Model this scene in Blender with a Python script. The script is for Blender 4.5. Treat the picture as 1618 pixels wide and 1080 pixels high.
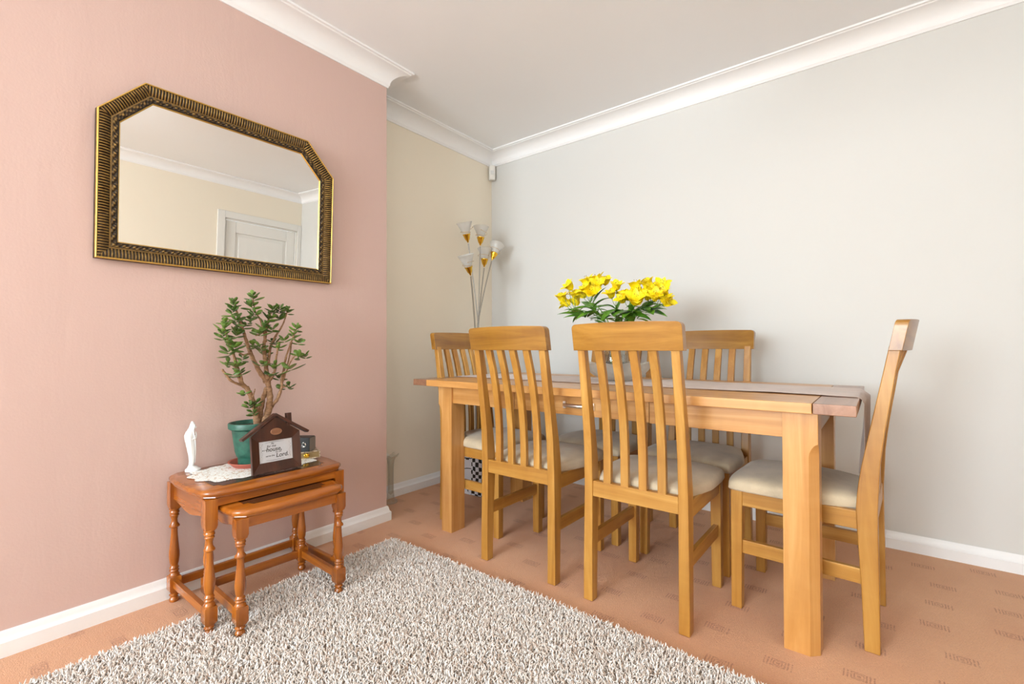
import bpy, bmesh, math, random
import numpy as np
from mathutils import Vector, Matrix, noise

# ------------------------------------------------------------------ camera, light, exposure
scene = bpy.context.scene
for o in list(bpy.data.objects): bpy.data.objects.remove(o)
COL = scene.collection
PI = math.pi

cam_data = bpy.data.cameras.new('camera')
cam = bpy.data.objects.new('camera', cam_data); COL.objects.link(cam)
cam_data.sensor_fit = 'HORIZONTAL'; cam_data.sensor_width = 36.0
cam_data.lens = 741.1993 / 1618 * 36.0
cam_data.clip_start = 0.05; cam_data.clip_end = 100
_yaw, _pit, _rol = 0.66519, 0.009934, -0.0024935
_fw = Vector((-math.sin(_yaw)*math.cos(_pit), math.cos(_yaw)*math.cos(_pit), math.sin(_pit)))
_r = Vector((math.cos(_yaw), math.sin(_yaw), 0)); _u = _r.cross(_fw)
_r2 = math.cos(_rol)*_r + math.sin(_rol)*_u; _u2 = -math.sin(_rol)*_r + math.cos(_rol)*_u
_m = Matrix(((_r2.x,_u2.x,-_fw.x,2.35456),(_r2.y,_u2.y,-_fw.y,-2.75),(_r2.z,_u2.z,-_fw.z,0.915),(0,0,0,1)))
cam.matrix_world = _m
scene.camera = cam

scene.view_settings.view_transform = 'Standard'
scene.view_settings.look = 'None'
scene.view_settings.exposure = 0.0
scene.view_settings.gamma = 1.0
scene.view_settings.use_curve_mapping = False

world = bpy.data.worlds.new('daylight'); scene.world = world; world.use_nodes = True
_bg = world.node_tree.nodes['Background']
_bg.inputs['Color'].default_value = (0.86, 0.93, 1.0, 1); _bg.inputs['Strength'].default_value = 2.5

RX, RY, RZ = 3.58, -6.3, 2.385      # room: x 0..RX, y RY..0, ceiling RZ
BX, BY0, BY1 = 0.2925, -1.2008, -3.1  # chimney breast
# window openings in the front wall (x0,x1,z0,z1) and added glazed opening in the right wall behind the camera (y0,y1,z0,z1)
WIN_A = (0.35, 2.40, 0.75, 2.15)
WIN_B = (-5.9, -4.5, 0.12, 2.1)

def area_light(name, loc, rot, sx, sy, power, color):
    l = bpy.data.lights.new(name, 'AREA'); l.shape = 'RECTANGLE'; l.size = sx; l.size_y = sy
    l.energy = power; l.color = color
    o = bpy.data.objects.new(name, l); COL.objects.link(o); o.location = loc; o.rotation_euler = rot
    return o
# daylight through the front window, plus fill from an added side opening (lights sit outside the panes)
area_light('daylight_front', ((WIN_A[0]+WIN_A[1])/2, RY-0.35, (WIN_A[2]+WIN_A[3])/2), (PI/2+0.22, 0, 0), 2.1, 1.5, 312, (0.83, 0.925, 1.0))
area_light('added_side_daylight', (RX+0.35, (WIN_B[0]+WIN_B[1])/2, 1.15), (PI/2, 0, PI/2), 1.5, 2.0, 13, (0.84, 0.93, 1.0))

# added pendant hangs unseen behind the camera as fill light; its fitting is built with the objects below
FILL_PEND = (2.05, -2.35, 2.05)
_pl = bpy.data.lights.new('added_fill_bulb', 'POINT'); _pl.energy = 19; _pl.color = (0.94, 0.97, 1.0); _pl.shadow_soft_size = 0.14
_po = bpy.data.objects.new('added_fill_bulb', _pl); COL.objects.link(_po); _po.location = FILL_PEND

# ------------------------------------------------------------------ materials
def srgb(r, g, b):
    f = lambda c: (c/255/12.92) if c/255 <= 0.04045 else ((c/255+0.055)/1.055)**2.4
    return (f(r), f(g), f(b), 1)
class NT:
    def __init__(s, name):
        s.m = bpy.data.materials.new(name); s.m.use_nodes = True; s.t = s.m.node_tree
        s.b = s.t.nodes['Principled BSDF']
    def n(s, typ, **kw):
        x = s.t.nodes.new(typ)
        for k, v in kw.items(): setattr(x, k, v)
        return x
    def l(s, a, b): s.t.links.new(a, b)
    def inp(s, node, idx, v):
        if hasattr(v, 'is_output'): s.l(v, node.inputs[idx])
        else: node.inputs[idx].default_value = v
    def math(s, op, a, b=0.0, c=0.0):
        x = s.n('ShaderNodeMath', operation=op); s.inp(x,0,a); s.inp(x,1,b)
        if op in ('MULTIPLY_ADD','COMPARE','SMOOTH_MIN'): s.inp(x,2,c)
        return x.outputs[0]
    def mix(s, fac, a, b, blend='MIX'):
        x = s.n('ShaderNodeMix', data_type='RGBA', blend_type=blend)
        s.inp(x,0,fac); s.inp(x,6,a); s.inp(x,7,b); return x.outputs[2]
    def noise(s, vec, scale, detail=4, rough=0.55, dist=0.0):
        x = s.n('ShaderNodeTexNoise'); s.l(vec, x.inputs['Vector'])
        x.inputs['Scale'].default_value = scale; x.inputs['Detail'].default_value = detail
        x.inputs['Roughness'].default_value = rough; x.inputs['Distortion'].default_value = dist
        return x.outputs[0]
    def ramp(s, fac, stops):
        x = s.n('ShaderNodeValToRGB'); s.l(fac, x.inputs[0]); e = x.color_ramp.elements
        while len(e) < len(stops): e.new(0.5)
        for q,(p,c) in zip(e, stops): q.position = p; q.color = c
        return x.outputs[0]
    def obj(s): return s.n('ShaderNodeTexCoord').outputs['Object']
    def mapping(s, vec, scale=(1,1,1), loc=(0,0,0), rot=(0,0,0)):
        x = s.n('ShaderNodeMapping'); s.l(vec, x.inputs[0]); s.inp(x,3,scale); s.inp(x,1,loc); s.inp(x,2,rot); return x.outputs[0]
    def bump(s, h, strength=0.3, dist=0.002):
        x = s.n('ShaderNodeBump'); s.l(h, x.inputs['Height']); x.inputs['Strength'].default_value = strength
        x.inputs['Distance'].default_value = dist; s.l(x.outputs[0], s.b.inputs['Normal']); return x
    def set(s, **kw):
        for k, v in kw.items():
            s.inp(s.b, k.replace('_', ' '), v)
        return s

def plain(name, col, rough=0.5, metal=0.0, **kw):
    t = NT(name); t.set(Base_Color=col, Roughness=rough, Metallic=metal, **kw); return t.m

def wall_mat(name, col, bump=0.25, rough=0.75, var=0.03, spots=True):
    t = NT(name); v = t.obj()
    n1 = t.noise(v, 1.3, 3); n2 = t.noise(v, 140, 3); n3 = t.noise(t.mapping(v, (6, 6, 1.5)), 1.5, 5, 0.5, 0.6)
    c2 = tuple(min(1, x*(1-var*2)) for x in col[:3])+(1,)
    c = t.mix(t.math('MULTIPLY', n1, 0.8), col, c2); t.set(Base_Color=c, Roughness=rough)
    h = t.math('ADD', t.math('MULTIPLY', n2, 0.15), t.math('MULTIPLY', n3, 0.8))
    t.bump(h, bump, 0.004); return t.m

M = {}
M['pink'] = wall_mat('pink_emulsion', srgb(211,181,171), 0.6)
M['cream'] = wall_mat('cream_emulsion', srgb(246,236,217), 0.22)
M['offwhite'] = wall_mat('off_white_emulsion', srgb(219,218,214), 0.22)
M['ceiling'] = wall_mat('ceiling_white', srgb(250,251,252), 0.2)
M['gloss_white'] = wall_mat('white_gloss_paint', srgb(242,242,242), 0.3, 0.35, 0.01)
M['coving'] = wall_mat('coving_white', srgb(246,246,246), 0.05, 0.6, 0.0)
M['door_white'] = wall_mat('door_paint', srgb(236,234,228), 0.05, 0.4, 0.0)

def wood(name, dark, mid, light, axis, rough=0.38, scale=1.0, coat=0.15, fig=0.35):
    t = NT(name); v = t.obj()
    info = t.n('ShaderNodeObjectInfo')
    off = t.n('ShaderNodeVectorMath', operation='SCALE'); cx = t.n('ShaderNodeCombineXYZ')
    for i in range(3): t.l(info.outputs['Random'], cx.inputs[i])
    t.l(cx.outputs[0], off.inputs[0]); off.inputs['Scale'].default_value = 37.0
    ad = t.n('ShaderNodeVectorMath', operation='ADD'); t.l(v, ad.inputs[0]); t.l(off.outputs[0], ad.inputs[1])
    s = [22*scale]*3; s[axis] = 1.3*scale
    g = t.noise(t.mapping(ad.outputs[0], tuple(s)), 1.0, 5, 0.6, 0.7)
    s2 = [150*scale]*3; s2[axis] = 5*scale
    f = t.noise(t.mapping(ad.outputs[0], tuple(s2)), 1.0, 2, 0.5)
    s3 = [6*scale]*3; s3[axis] = 16*scale
    q = t.noise(t.mapping(ad.outputs[0], tuple(s3)), 1.0, 2, 0.5, 1.2)
    c = t.ramp(g, [(0.28, dark), (0.5, mid), (0.72, light)])
    c = t.mix(t.math('MULTIPLY', f, 0.35), c, t.mix(1.0, c, (0.80,0.70,0.60,1), 'MULTIPLY'))
    c = t.mix(t.math('MULTIPLY', t.math('SUBTRACT', q, 0.35), fig), c, light)
    # each piece of timber differs a little in tone
    w = t.math('MULTIPLY_ADD', info.outputs['Random'], 0.16, 0.92)
    hv = t.n('ShaderNodeHueSaturation'); t.l(c, hv.inputs['Color']); t.l(w, hv.inputs['Value'])
    t.set(Base_Color=hv.outputs[0], Roughness=rough, Coat_Weight=coat, Coat_Roughness=0.25)
    t.bump(f, 0.06, 0.001); return t.m
def woods(key, d, m, l, **kw):
    for i, a in enumerate('xyz'): M[key+a] = wood(key+'_grain_'+a, srgb(*d), srgb(*m), srgb(*l), i, **kw)
woods('beech', (158,104,40), (180,128,54), (204,156,80))
woods('birch', (184,126,62), (202,146,80), (220,170,108), rough=0.32, coat=0.25)
woods('walnut', (130,90,66), (150,108,82), (168,126,100), rough=0.3, coat=0.3)
woods('rail', (128,84,24), (154,106,34), (178,130,52), rough=0.3, coat=0.35)
woods('yew', (128,66,12), (164,90,20), (194,118,36), rough=0.22, coat=0.6, fig=0.2)
woods('dark', (44,22,16), (62,32,24), (82,46,34), rough=0.35, coat=0.2, fig=0.1)

# fabrics
def fabric(name, col, var, rough=0.95, sc=260):
    t = NT(name); v = t.obj(); a = t.noise(v, 9, 5, 0.6, 0.4); b = t.noise(v, sc, 3)
    c = t.ramp(a, [(0.3, tuple(x*var for x in col[:3])+(1,)), (0.6, col)])
    c = t.mix(t.math('MULTIPLY', b, 0.3), c, t.mix(1.0, c, (0.75,0.73,0.70,1), 'MULTIPLY'))
    t.set(Base_Color=c, Roughness=rough, Sheen_Weight=0.3)
    t.bump(t.math('ADD', t.math('MULTIPLY', b, 0.5), t.math('MULTIPLY', a, 0.5)), 0.35, 0.004); return t.m
M['seat'] = fabric('beige_suede_fabric', srgb(216,198,168), 0.80)
M['runner'] = fabric('mauve_taupe_satin', srgb(196,172,158), 0.86, 0.6, 400)

def carpet_mat():
    t = NT('terracotta_carpet'); v = t.obj()
    sx = t.n('ShaderNodeSeparateXYZ'); t.l(v, sx.inputs[0]); X, Y = sx.outputs[0], sx.outputs[1]
    P, Q = 0.186, 0.174
    ci = t.math('FLOOR', t.math('DIVIDE', X, P))
    par = t.math('MODULO', t.math('ABSOLUTE', ci), 2.0)
    Y2 = t.math('ADD', Y, t.math('MULTIPLY', par, 0.075))
    ri = t.math('FLOOR', t.math('DIVIDE', Y2, Q))
    wx = t.math('MULTIPLY', t.math('SINE', t.math('MULTIPLY', ri, 2.1)), 0.028)
    u = t.math('SUBTRACT', t.math('SUBTRACT', X, t.math('MULTIPLY', t.math('ADD', ci, 0.5), P)), wx)
    w = t.math('SUBTRACT', Y2, t.math('MULTIPLY', t.math('ADD', ri, 0.5), Q))
    dn = t.noise(v, 90, 2); u = t.math('ADD', u, t.math('MULTIPLY', t.math('SUBTRACT', dn, 0.5), 0.006))
    w = t.math('ADD', w, t.math('MULTIPLY', t.math('SUBTRACT', t.noise(v, 80, 2), 0.5), 0.006))
    au, aw = t.math('ABSOLUTE', u), t.math('ABSOLUTE', w)
    m = t.math('MAXIMUM', au, t.math('MULTIPLY', aw, 1.1))
    def band(val, c0, h): return t.math('LESS_THAN', t.math('ABSOLUTE', t.math('SUBTRACT', val, c0)), h)
    pat = t.math('MAXIMUM', band(m, 0.0175, 0.0020), band(m, 0.0105, 0.0018))
    pat = t.math('MAXIMUM', pat, t.math('LESS_THAN', m, 0.0045))
    inner = t.math('LESS_THAN', aw, 0.019)
    pat = t.math('MAXIMUM', pat, t.math('MULTIPLY', t.math('MAXIMUM', band(au, 0.0255, 0.0020), band(au, 0.0345, 0.0020)), inner))
    br = t.math('GREATER_THAN', t.noise(v, 150, 2), 0.44)
    pat = t.math('MULTIPLY', pat, t.math('MULTIPLY_ADD', br, 0.7, 0.2))
    n1 = t.noise(v, 2.2, 4, 0.6); n2 = t.noise(v, 230, 3, 0.8); n3 = t.noise(v, 38, 5, 0.75)
    c = t.ramp(n1, [(0.3, srgb(224,162,118)), (0.7, srgb(238,182,136))])
    c = t.mix(t.math('MULTIPLY', n3, 0.45), c, srgb(206,146,110))
    c = t.mix(t.math('MULTIPLY_ADD', n2, 1.5, -0.45), c, t.mix(1.0, c, (0.70,0.64,0.60,1), 'MULTIPLY'))
    c = t.mix(t.math('MULTIPLY', pat, 0.62), c, srgb(150,84,52))
    t.set(Base_Color=c, Roughness=1.0, Sheen_Weight=0.25)
    h = t.math('SUBTRACT', t.math('ADD', n2, t.math('MULTIPLY', n3, 0.7)), t.math('MULTIPLY', pat, 0.6))
    t.bump(h, 0.6, 0.006); return t.m
M['carpet'] = carpet_mat()

def attr_mat(name, attr, rough=0.9, **kw):
    t = NT(name); a = t.n('ShaderNodeAttribute'); a.attribute_name = attr
    t.set(Base_Color=a.outputs['Color'], Roughness=rough, **kw); return t.m
M['rug'] = attr_mat('shag_yarn', 'yarn', 0.95, Sheen_Weight=0.2)
M['rug_back'] = plain('rug_backing', srgb(150,134,118), 1.0)

# metals, glass
M['chrome'] = plain('chrome', (0.8,0.8,0.8,1), 0.12, 1.0)
M['satin'] = plain('satin_nickel', (0.86,0.85,0.83,1), 0.32, 1.0)
M['steel'] = plain('brushed_steel', (0.36,0.34,0.31,1), 0.35, 1.0)
M['brass'] = plain('polished_brass', srgb(226,178,62), 0.16, 1.0)
M['brasswire'] = plain('brass_wire', srgb(186,150,84), 0.3, 1.0)
M['mirror'] = plain('mirror_silvering', (0.90,0.90,0.885,1), 0.0, 1.0)
def glass(name, tint, frost=0.0, gloss=1.0):
    t = NT(name); t.t.nodes.remove(t.b)
    out = t.t.nodes['Material Output']
    tr = t.n('ShaderNodeBsdfTransparent'); tr.inputs[0].default_value = tint
    gl = t.n('ShaderNodeBsdfGlossy'); gl.inputs['Roughness'].default_value = 0.04
    lw = t.n('ShaderNodeLayerWeight'); lw.inputs[0].default_value = 0.35
    f = t.math('MULTIPLY', lw.outputs['Facing'], gloss)
    f = t.math('MULTIPLY_ADD', f, 0.55, 0.05*gloss)
    m = t.n('ShaderNodeMixShader'); t.l(f, m.inputs[0]); t.l(tr.outputs[0], m.inputs[1]); t.l(gl.outputs[0], m.inputs[2])
    res = m.outputs[0]
    if frost:
        tl = t.n('ShaderNodeBsdfTranslucent'); tl.inputs[0].default_value = (0.93,0.92,0.9,1)
        df = t.n('ShaderNodeBsdfDiffuse'); df.inputs[0].default_value = (0.9,0.89,0.86,1)
        m3 = t.n('ShaderNodeMixShader'); m3.inputs[0].default_value = 0.5; t.l(tl.outputs[0], m3.inputs[1]); t.l(df.outputs[0], m3.inputs[2])
        m2 = t.n('ShaderNodeMixShader'); m2.inputs[0].default_value = frost
        t.l(res, m2.inputs[1]); t.l(m3.outputs[0], m2.inputs[2]); res = m2.outputs[0]
    t.l(res, out.inputs[0]); return t.m
M['glass'] = glass('clear_glass', (0.93,0.95,0.94,1))
M['pane'] = glass('window_glass', (0.97,0.98,0.98,1), 0.0, 0.35)
M['frosted'] = glass('frosted_glass', (0.95,0.95,0.94,1), 0.55)
M['ribbed'] = glass('pressed_glass', (0.93,0.93,0.90,1), 0.28)
M['green_glass'] = glass('pale_green_glass', (0.955,0.97,0.95,1), 0.05, 0.7)

# ------------------------------------------------------------------ geometry helpers
class MB:
    def __init__(s): s.v = []; s.f = []; s.mi = []
    def add(s, vs, fs, mi=0):
        o = len(s.v); s.v += [tuple(p) for p in vs]; s.f += [tuple(i+o for i in f) for f in fs]; s.mi += [mi]*len(fs); return s
    def box(s, x0,x1,y0,y1,z0,z1, mi=0):
        return s.loft([[(x0,y0,z0),(x1,y0,z0),(x1,y1,z0),(x0,y1,z0)],[(x0,y0,z1),(x1,y0,z1),(x1,y1,z1),(x0,y1,z1)]], mi=mi)
    def loft(s, rings, cap=True, mi=0, close=True):
        n = len(rings[0]); vs = [p for r in rings for p in r]; fs = []
        for i in range(len(rings)-1):
            for j in range(n if close else n-1):
                k = (j+1) % n
                fs.append((i*n+j, i*n+k, (i+1)*n+k, (i+1)*n+j))
        if cap:
            fs.append(tuple(reversed(range(n)))); fs.append(tuple((len(rings)-1)*n+j for j in range(n)))
        return s.add(vs, fs, mi)
    def lathe(s, prof, seg=24, c=(0,0,0), cap=True, mi=0, sq=None):
        rings = []
        for r, z in prof:
            rings.append([(c[0]+r*math.cos(2*PI*j/seg), c[1]+r*math.sin(2*PI*j/seg), c[2]+z) for j in range(seg)])
        return s.loft(rings, cap, mi)
    def tube(s, pts, rad, seg=8, cap=True, mi=0, sub=1):
        pts = [Vector(p) for p in pts]
        if not isinstance(rad, (list, tuple)): rad = [rad]*len(pts)
        if sub > 1: pts, rad = smooth_path(pts, rad, sub)
        rings = []; up = None
        for i, p in enumerate(pts):
            d = (pts[min(i+1, len(pts)-1)] - pts[max(i-1, 0)]).normalized()
            if up is None:
                up = Vector((0,0,1)) if abs(d.z) < 0.9 else Vector((1,0,0))
            a = d.cross(up); 
            if a.length < 1e-5: a = d.cross(Vector((0.3,1,0.2)))
            a.normalize(); b = a.cross(d).normalized(); up = b
            rings.append([tuple(p + rad[i]*(math.cos(2*PI*j/seg)*a + math.sin(2*PI*j/seg)*b)) for j in range(seg)])
        return s.loft(rings, cap, mi)
def smooth_path(pts, rad, sub):
    P = []; R = []
    n = len(pts)
    for i in range(n-1):
        p0, p1, p2, p3 = pts[max(i-1,0)], pts[i], pts[i+1], pts[min(i+2,n-1)]
        for k in range(sub):
            t = k/sub; t2 = t*t; t3 = t2*t
            P.append(0.5*((2*p1)+(p2-p0)*t+(2*p0-5*p1+4*p2-p3)*t2+(3*p1-p0-3*p2+p3)*t3)); R.append(rad[i]*(1-t)+rad[i+1]*t)
    P.append(pts[-1]); R.append(rad[-1]); return P, R

def setp(o, label=None, cat=None, group=None, kind=None):
    if label: o['label'] = label
    if cat: o['category'] = cat
    if group: o['group'] = group
    if kind: o['kind'] = kind
    return o
def obj(name, mb, mat, parent=None, smooth=None, bevel=0.0, seg=2, subsurf=0, label=None):
    me = bpy.data.meshes.new(name); me.from_pydata(mb.v, [], mb.f)
    mats = mat if isinstance(mat, (list, tuple)) else [mat]
    for m in mats: me.materials.append(M[m] if isinstance(m, str) else m)
    if len(mats) > 1: me.polygons.foreach_set('material_index', mb.mi)
    bm = bmesh.new(); bm.from_mesh(me); bmesh.ops.recalc_face_normals(bm, faces=bm.faces); bm.to_mesh(me); bm.free()
    o = bpy.data.objects.new(name, me); COL.objects.link(o)
    if parent is not None: o.parent = parent
    if smooth is not None or bevel:
        me.polygons.foreach_set('use_smooth', [True]*len(me.polygons))
        me.set_sharp_from_angle(angle=math.radians(smooth if smooth is not None else 35))
    if bevel:
        b = o.modifiers.new('bevel', 'BEVEL'); b.width = bevel; b.segments = seg; b.limit_method = 'ANGLE'; b.angle_limit = math.radians(40); b.harden_normals = True
    if subsurf:
        ss = o.modifiers.new('subdivision', 'SUBSURF'); ss.levels = subsurf; ss.render_levels = subsurf
    if label: o['label'] = label
    return o
def thing(name, label, cat, loc=(0,0,0), rotz=0.0, group=None):
    o = bpy.data.objects.new(name, None); COL.objects.link(o); o.location = loc; o.rotation_euler = (0,0,rotz)
    o.empty_display_size = 0.05
    return setp(o, label, cat, group)
def struct(name, mb, mat, **kw):
    o = obj(name, mb, mat, **kw); o['kind'] = 'structure'; return o
def copy_tree(o, parent=None):
    c = o.copy(); COL.objects.link(c); c.parent = parent
    for ch in list(o.children): copy_tree(ch, c)
    return c

# ------------------------------------------------------------------ the room
T = 0.12
struct('floor', MB().box(-T, RX+T, RY-T, T, -0.1, 0.0), 'carpet')
struct('ceiling', MB().box(-T, RX+T, RY-T, T, RZ, RZ+0.1), 'ceiling')
struct('wall_back', MB().box(-T, RX+T, 0, T, 0, RZ), 'offwhite')
def wall_with_hole(x0, x1, z0, z1, h, place):
    mb = MB()
    for (a, b, c_, d) in ((x0, h[0], z0, z1), (h[1], x1, z0, z1), (h[0], h[1], z0, h[2]), (h[0], h[1], h[3], z1)):
        place(mb, a, b, c_, d)
    return mb
struct('wall_front', wall_with_hole(-T, RX+T, 0, RZ, WIN_A, lambda mb,a,b,c,d: mb.box(a,b,RY-T,RY,c,d)), 'cream')
# left wall: the two alcoves, and the projecting pink chimney breast
struct('wall_left', MB().box(-T, 0, RY, 0, 0, RZ), 'cream')
struct('wall_chimney_breast', MB().box(0, BX, BY1, BY0, 0, RZ), 'pink')
# right wall with doorway near the back corner and an added glazed opening behind the camera
DY0, DY1, DZ = -0.80, -0.045, 1.975
mb = MB()
mb.box(RX, RX+T, DY1, 0, 0, RZ); mb.box(RX, RX+T, DY0, DY1, DZ, RZ); mb.box(RX, RX+T, WIN_B[1], DY0, 0, RZ)
mb.box(RX, RX+T, WIN_B[0], WIN_B[1], 0, WIN_B[2]); mb.box(RX, RX+T, WIN_B[0], WIN_B[1], WIN_B[3], RZ); mb.box(RX, RX+T, RY, WIN_B[0], 0, RZ)
struct('wall_right', mb, 'cream')

def sweep_profile(p0, p1, n, m0, m1, prof):
    """profile (out, z) swept from p0 to p1, n = inward normal; m = +1 inner mitre (shorten), -1 outer (lengthen), 0 square"""
    p0 = Vector(p0); p1 = Vector(p1); n = Vector(n); d = (p1-p0).normalized()
    r0 = [tuple(p0 + n*o + d*(o*m0) + Vector((0,0,z))) for o, z in prof]
    r1 = [tuple(p1 + n*o - d*(o*m1) + Vector((0,0,z))) for o, z in prof]
    return MB().loft([r0, r1])
cz = RZ
cov = [(0.0, cz), (0.0, cz-0.088), (0.006, cz-0.088), (0.010, cz-0.078)]
for i in range(9):
    a = i/8*PI/2
    cov.append((0.012 + 0.078*(1-math.cos(a)), cz-0.076 + 0.062*math.sin(a)))
cov += [(0.094, cz-0.010), (0.104, cz-0.009), (0.104, cz)]
skt = [(0.0, 0.0), (0.0, 0.074), (0.004, 0.075), (0.007, 0.070), (0.009, 0.060), (0.012, 0.050), (0.016, 0.046), (0.018, 0.044), (0.018, 0.0)]
runs = [  # name, start, end, normal, mitre start, mitre end
    ('back', (0,0,0), (RX,0,0), (0,-1,0), 1, 1),
    ('alcove_left', (0,0,0), (0,BY0,0), (1,0,0), 1, 1),
    ('chimney_return', (0,BY0,0), (BX,BY0,0), (0,1,0), 1, -1),
    ('chimney_breast', (BX,BY0,0), (BX,BY1,0), (1,0,0), -1, -1),
    ('chimney_far_return', (0,BY1,0), (BX,BY1,0), (0,-1,0), 1, -1),
    ('alcove_far', (0,BY1,0), (0,RY,0), (1,0,0), 1, 1),
    ('front', (0,RY,0), (RX,RY,0), (0,1,0), 1, 1),
    ('right', (RX,RY,0), (RX,0,0), (-1,0,0), 1, 1)]
for i, (nm, a, b, n, m0, m1) in enumerate(runs):
    o = struct('trim_%d' % (i+1), sweep_profile(a, b, n, m0, m1, cov), 'coving', smooth=30)
    o['label'] = 'white plaster coving where the %s wall meets the ceiling' % nm.replace('_', ' ')
    if nm != 'right':
        struct('baseboard_' + nm, sweep_profile(a, b, n, m0, m1, skt), 'gloss_white', smooth=30)
struct('baseboard_right', sweep_profile((RX,WIN_B[1]+0.06,0), (RX,DY0-0.085,0), (-1,0,0), 0, 0, skt), 'gloss_white', smooth=30)
# door in the right wall, seen in the mirror
arch = MB()
arch.box(RX-0.018, RX, DY0-0.07, DY0, 0, DZ+0.07); arch.box(RX-0.018, RX, DY1, -0.002, 0, DZ+0.07); arch.box(RX-0.018, RX, DY0, DY1, DZ, DZ+0.07)
arch.box(RX, RX+0.03, DY0-0.0, DY0+0.015, 0, DZ); arch.box(RX, RX+0.03, DY1-0.015, DY1, 0, DZ); arch.box(RX, RX+0.03, DY0, DY1, DZ-0.015, DZ)
struct('trim_9', arch, 'door_white', bevel=0.004)['label'] = 'white door architrave in the back right corner'
dm = MB(); dx = RX+0.012
dy0, dy1 = DY0+0.018, DY1-0.018
def door_frame(mb):
    w = 0.095
    mb.box(dx, dx+0.035, dy0, dy0+w, 0.008, DZ-0.018); mb.box(dx, dx+0.035, dy1-w, dy1, 0.008, DZ-0.018)
    for z0, z1 in ((0.008, 0.21), (0.86, 1.02), (DZ-0.135, DZ-0.018)): mb.box(dx, dx+0.035, dy0+w, dy1-w, z0, z1)
    for z0, z1 in ((0.21, 0.86), (1.02, DZ-0.135)): 
        mb.box(dx+0.012, dx+0.03, dy0+w, dy1-w, z0, z1)
        mb.box(dx+0.004, dx+0.02, dy0+w+0.03, dy1-w-0.03, z0+0.03, z1-0.03)
door_frame(dm)
door = struct('door_1', dm, 'door_white', bevel=0.004)
kb = MB(); kb.lathe([(0.0,0),(0.022,0.0),(0.024,0.004),(0.010,0.008),(0.009,0.03),(0.022,0.038),(0.026,0.05),(0.020,0.062),(0.0,0.066)], 20)
k = obj('door_knob', kb, 'brass', door, smooth=40); k.rotation_euler = (0,-PI/2,0); k.location = (dx, dy0+0.05, 1.0)
# front window and an added, unseen side window, both behind the camera
def window(name, hole, horizontal, pos, bars):
    fr = MB(); a0, a1, z0, z1 = hole; w = 0.05
    def bx(mb, u0, u1, c0, c1, t0=0.02, t1=0.075):
        if horizontal: mb.box(u0, u1, pos-t1, pos-t0, c0, c1)
        else: mb.box(pos+t0, pos+t1, u0, u1, c0, c1)
    bx(fr, a0, a0+w, z0, z1); bx(fr, a1-w, a1, z0, z1); bx(fr, a0+w, a1-w, z0, z0+w); bx(fr, a0+w, a1-w, z1-w, z1)
    for b in bars: bx(fr, b-0.03, b+0.03, z0+w, z1-w)
    f = struct(name, fr, 'gloss_white', bevel=0.004)
    g = MB(); bx(g, a0+w, a1-w, z0+w, z1-w, 0.045, 0.049); obj('pane', g, 'pane', f)
    return f
window('window_1', WIN_A, True, RY, [1.03, 1.72])
window('added_window_2', WIN_B, False, RX, [-5.2])
struct('windowsill_front', MB().box(WIN_A[0]-0.05, WIN_A[1]+0.05, RY-0.02, RY+0.16, WIN_A[2]-0.03, WIN_A[2]), 'gloss_white', bevel=0.008)

# ------------------------------------------------------------------ dining chairs (front faces +y, origin between the feet)
def lerp_tab(tab, z):
    for i in range(len(tab)-1):
        if z <= tab[i+1][0] or i == len(tab)-2:
            t = (z-tab[i][0])/(tab[i+1][0]-tab[i][0]); t = max(0, min(1, t))
            return [a+(b-a)*t for a, b in zip(tab[i][1:], tab[i+1][1:])]
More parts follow.
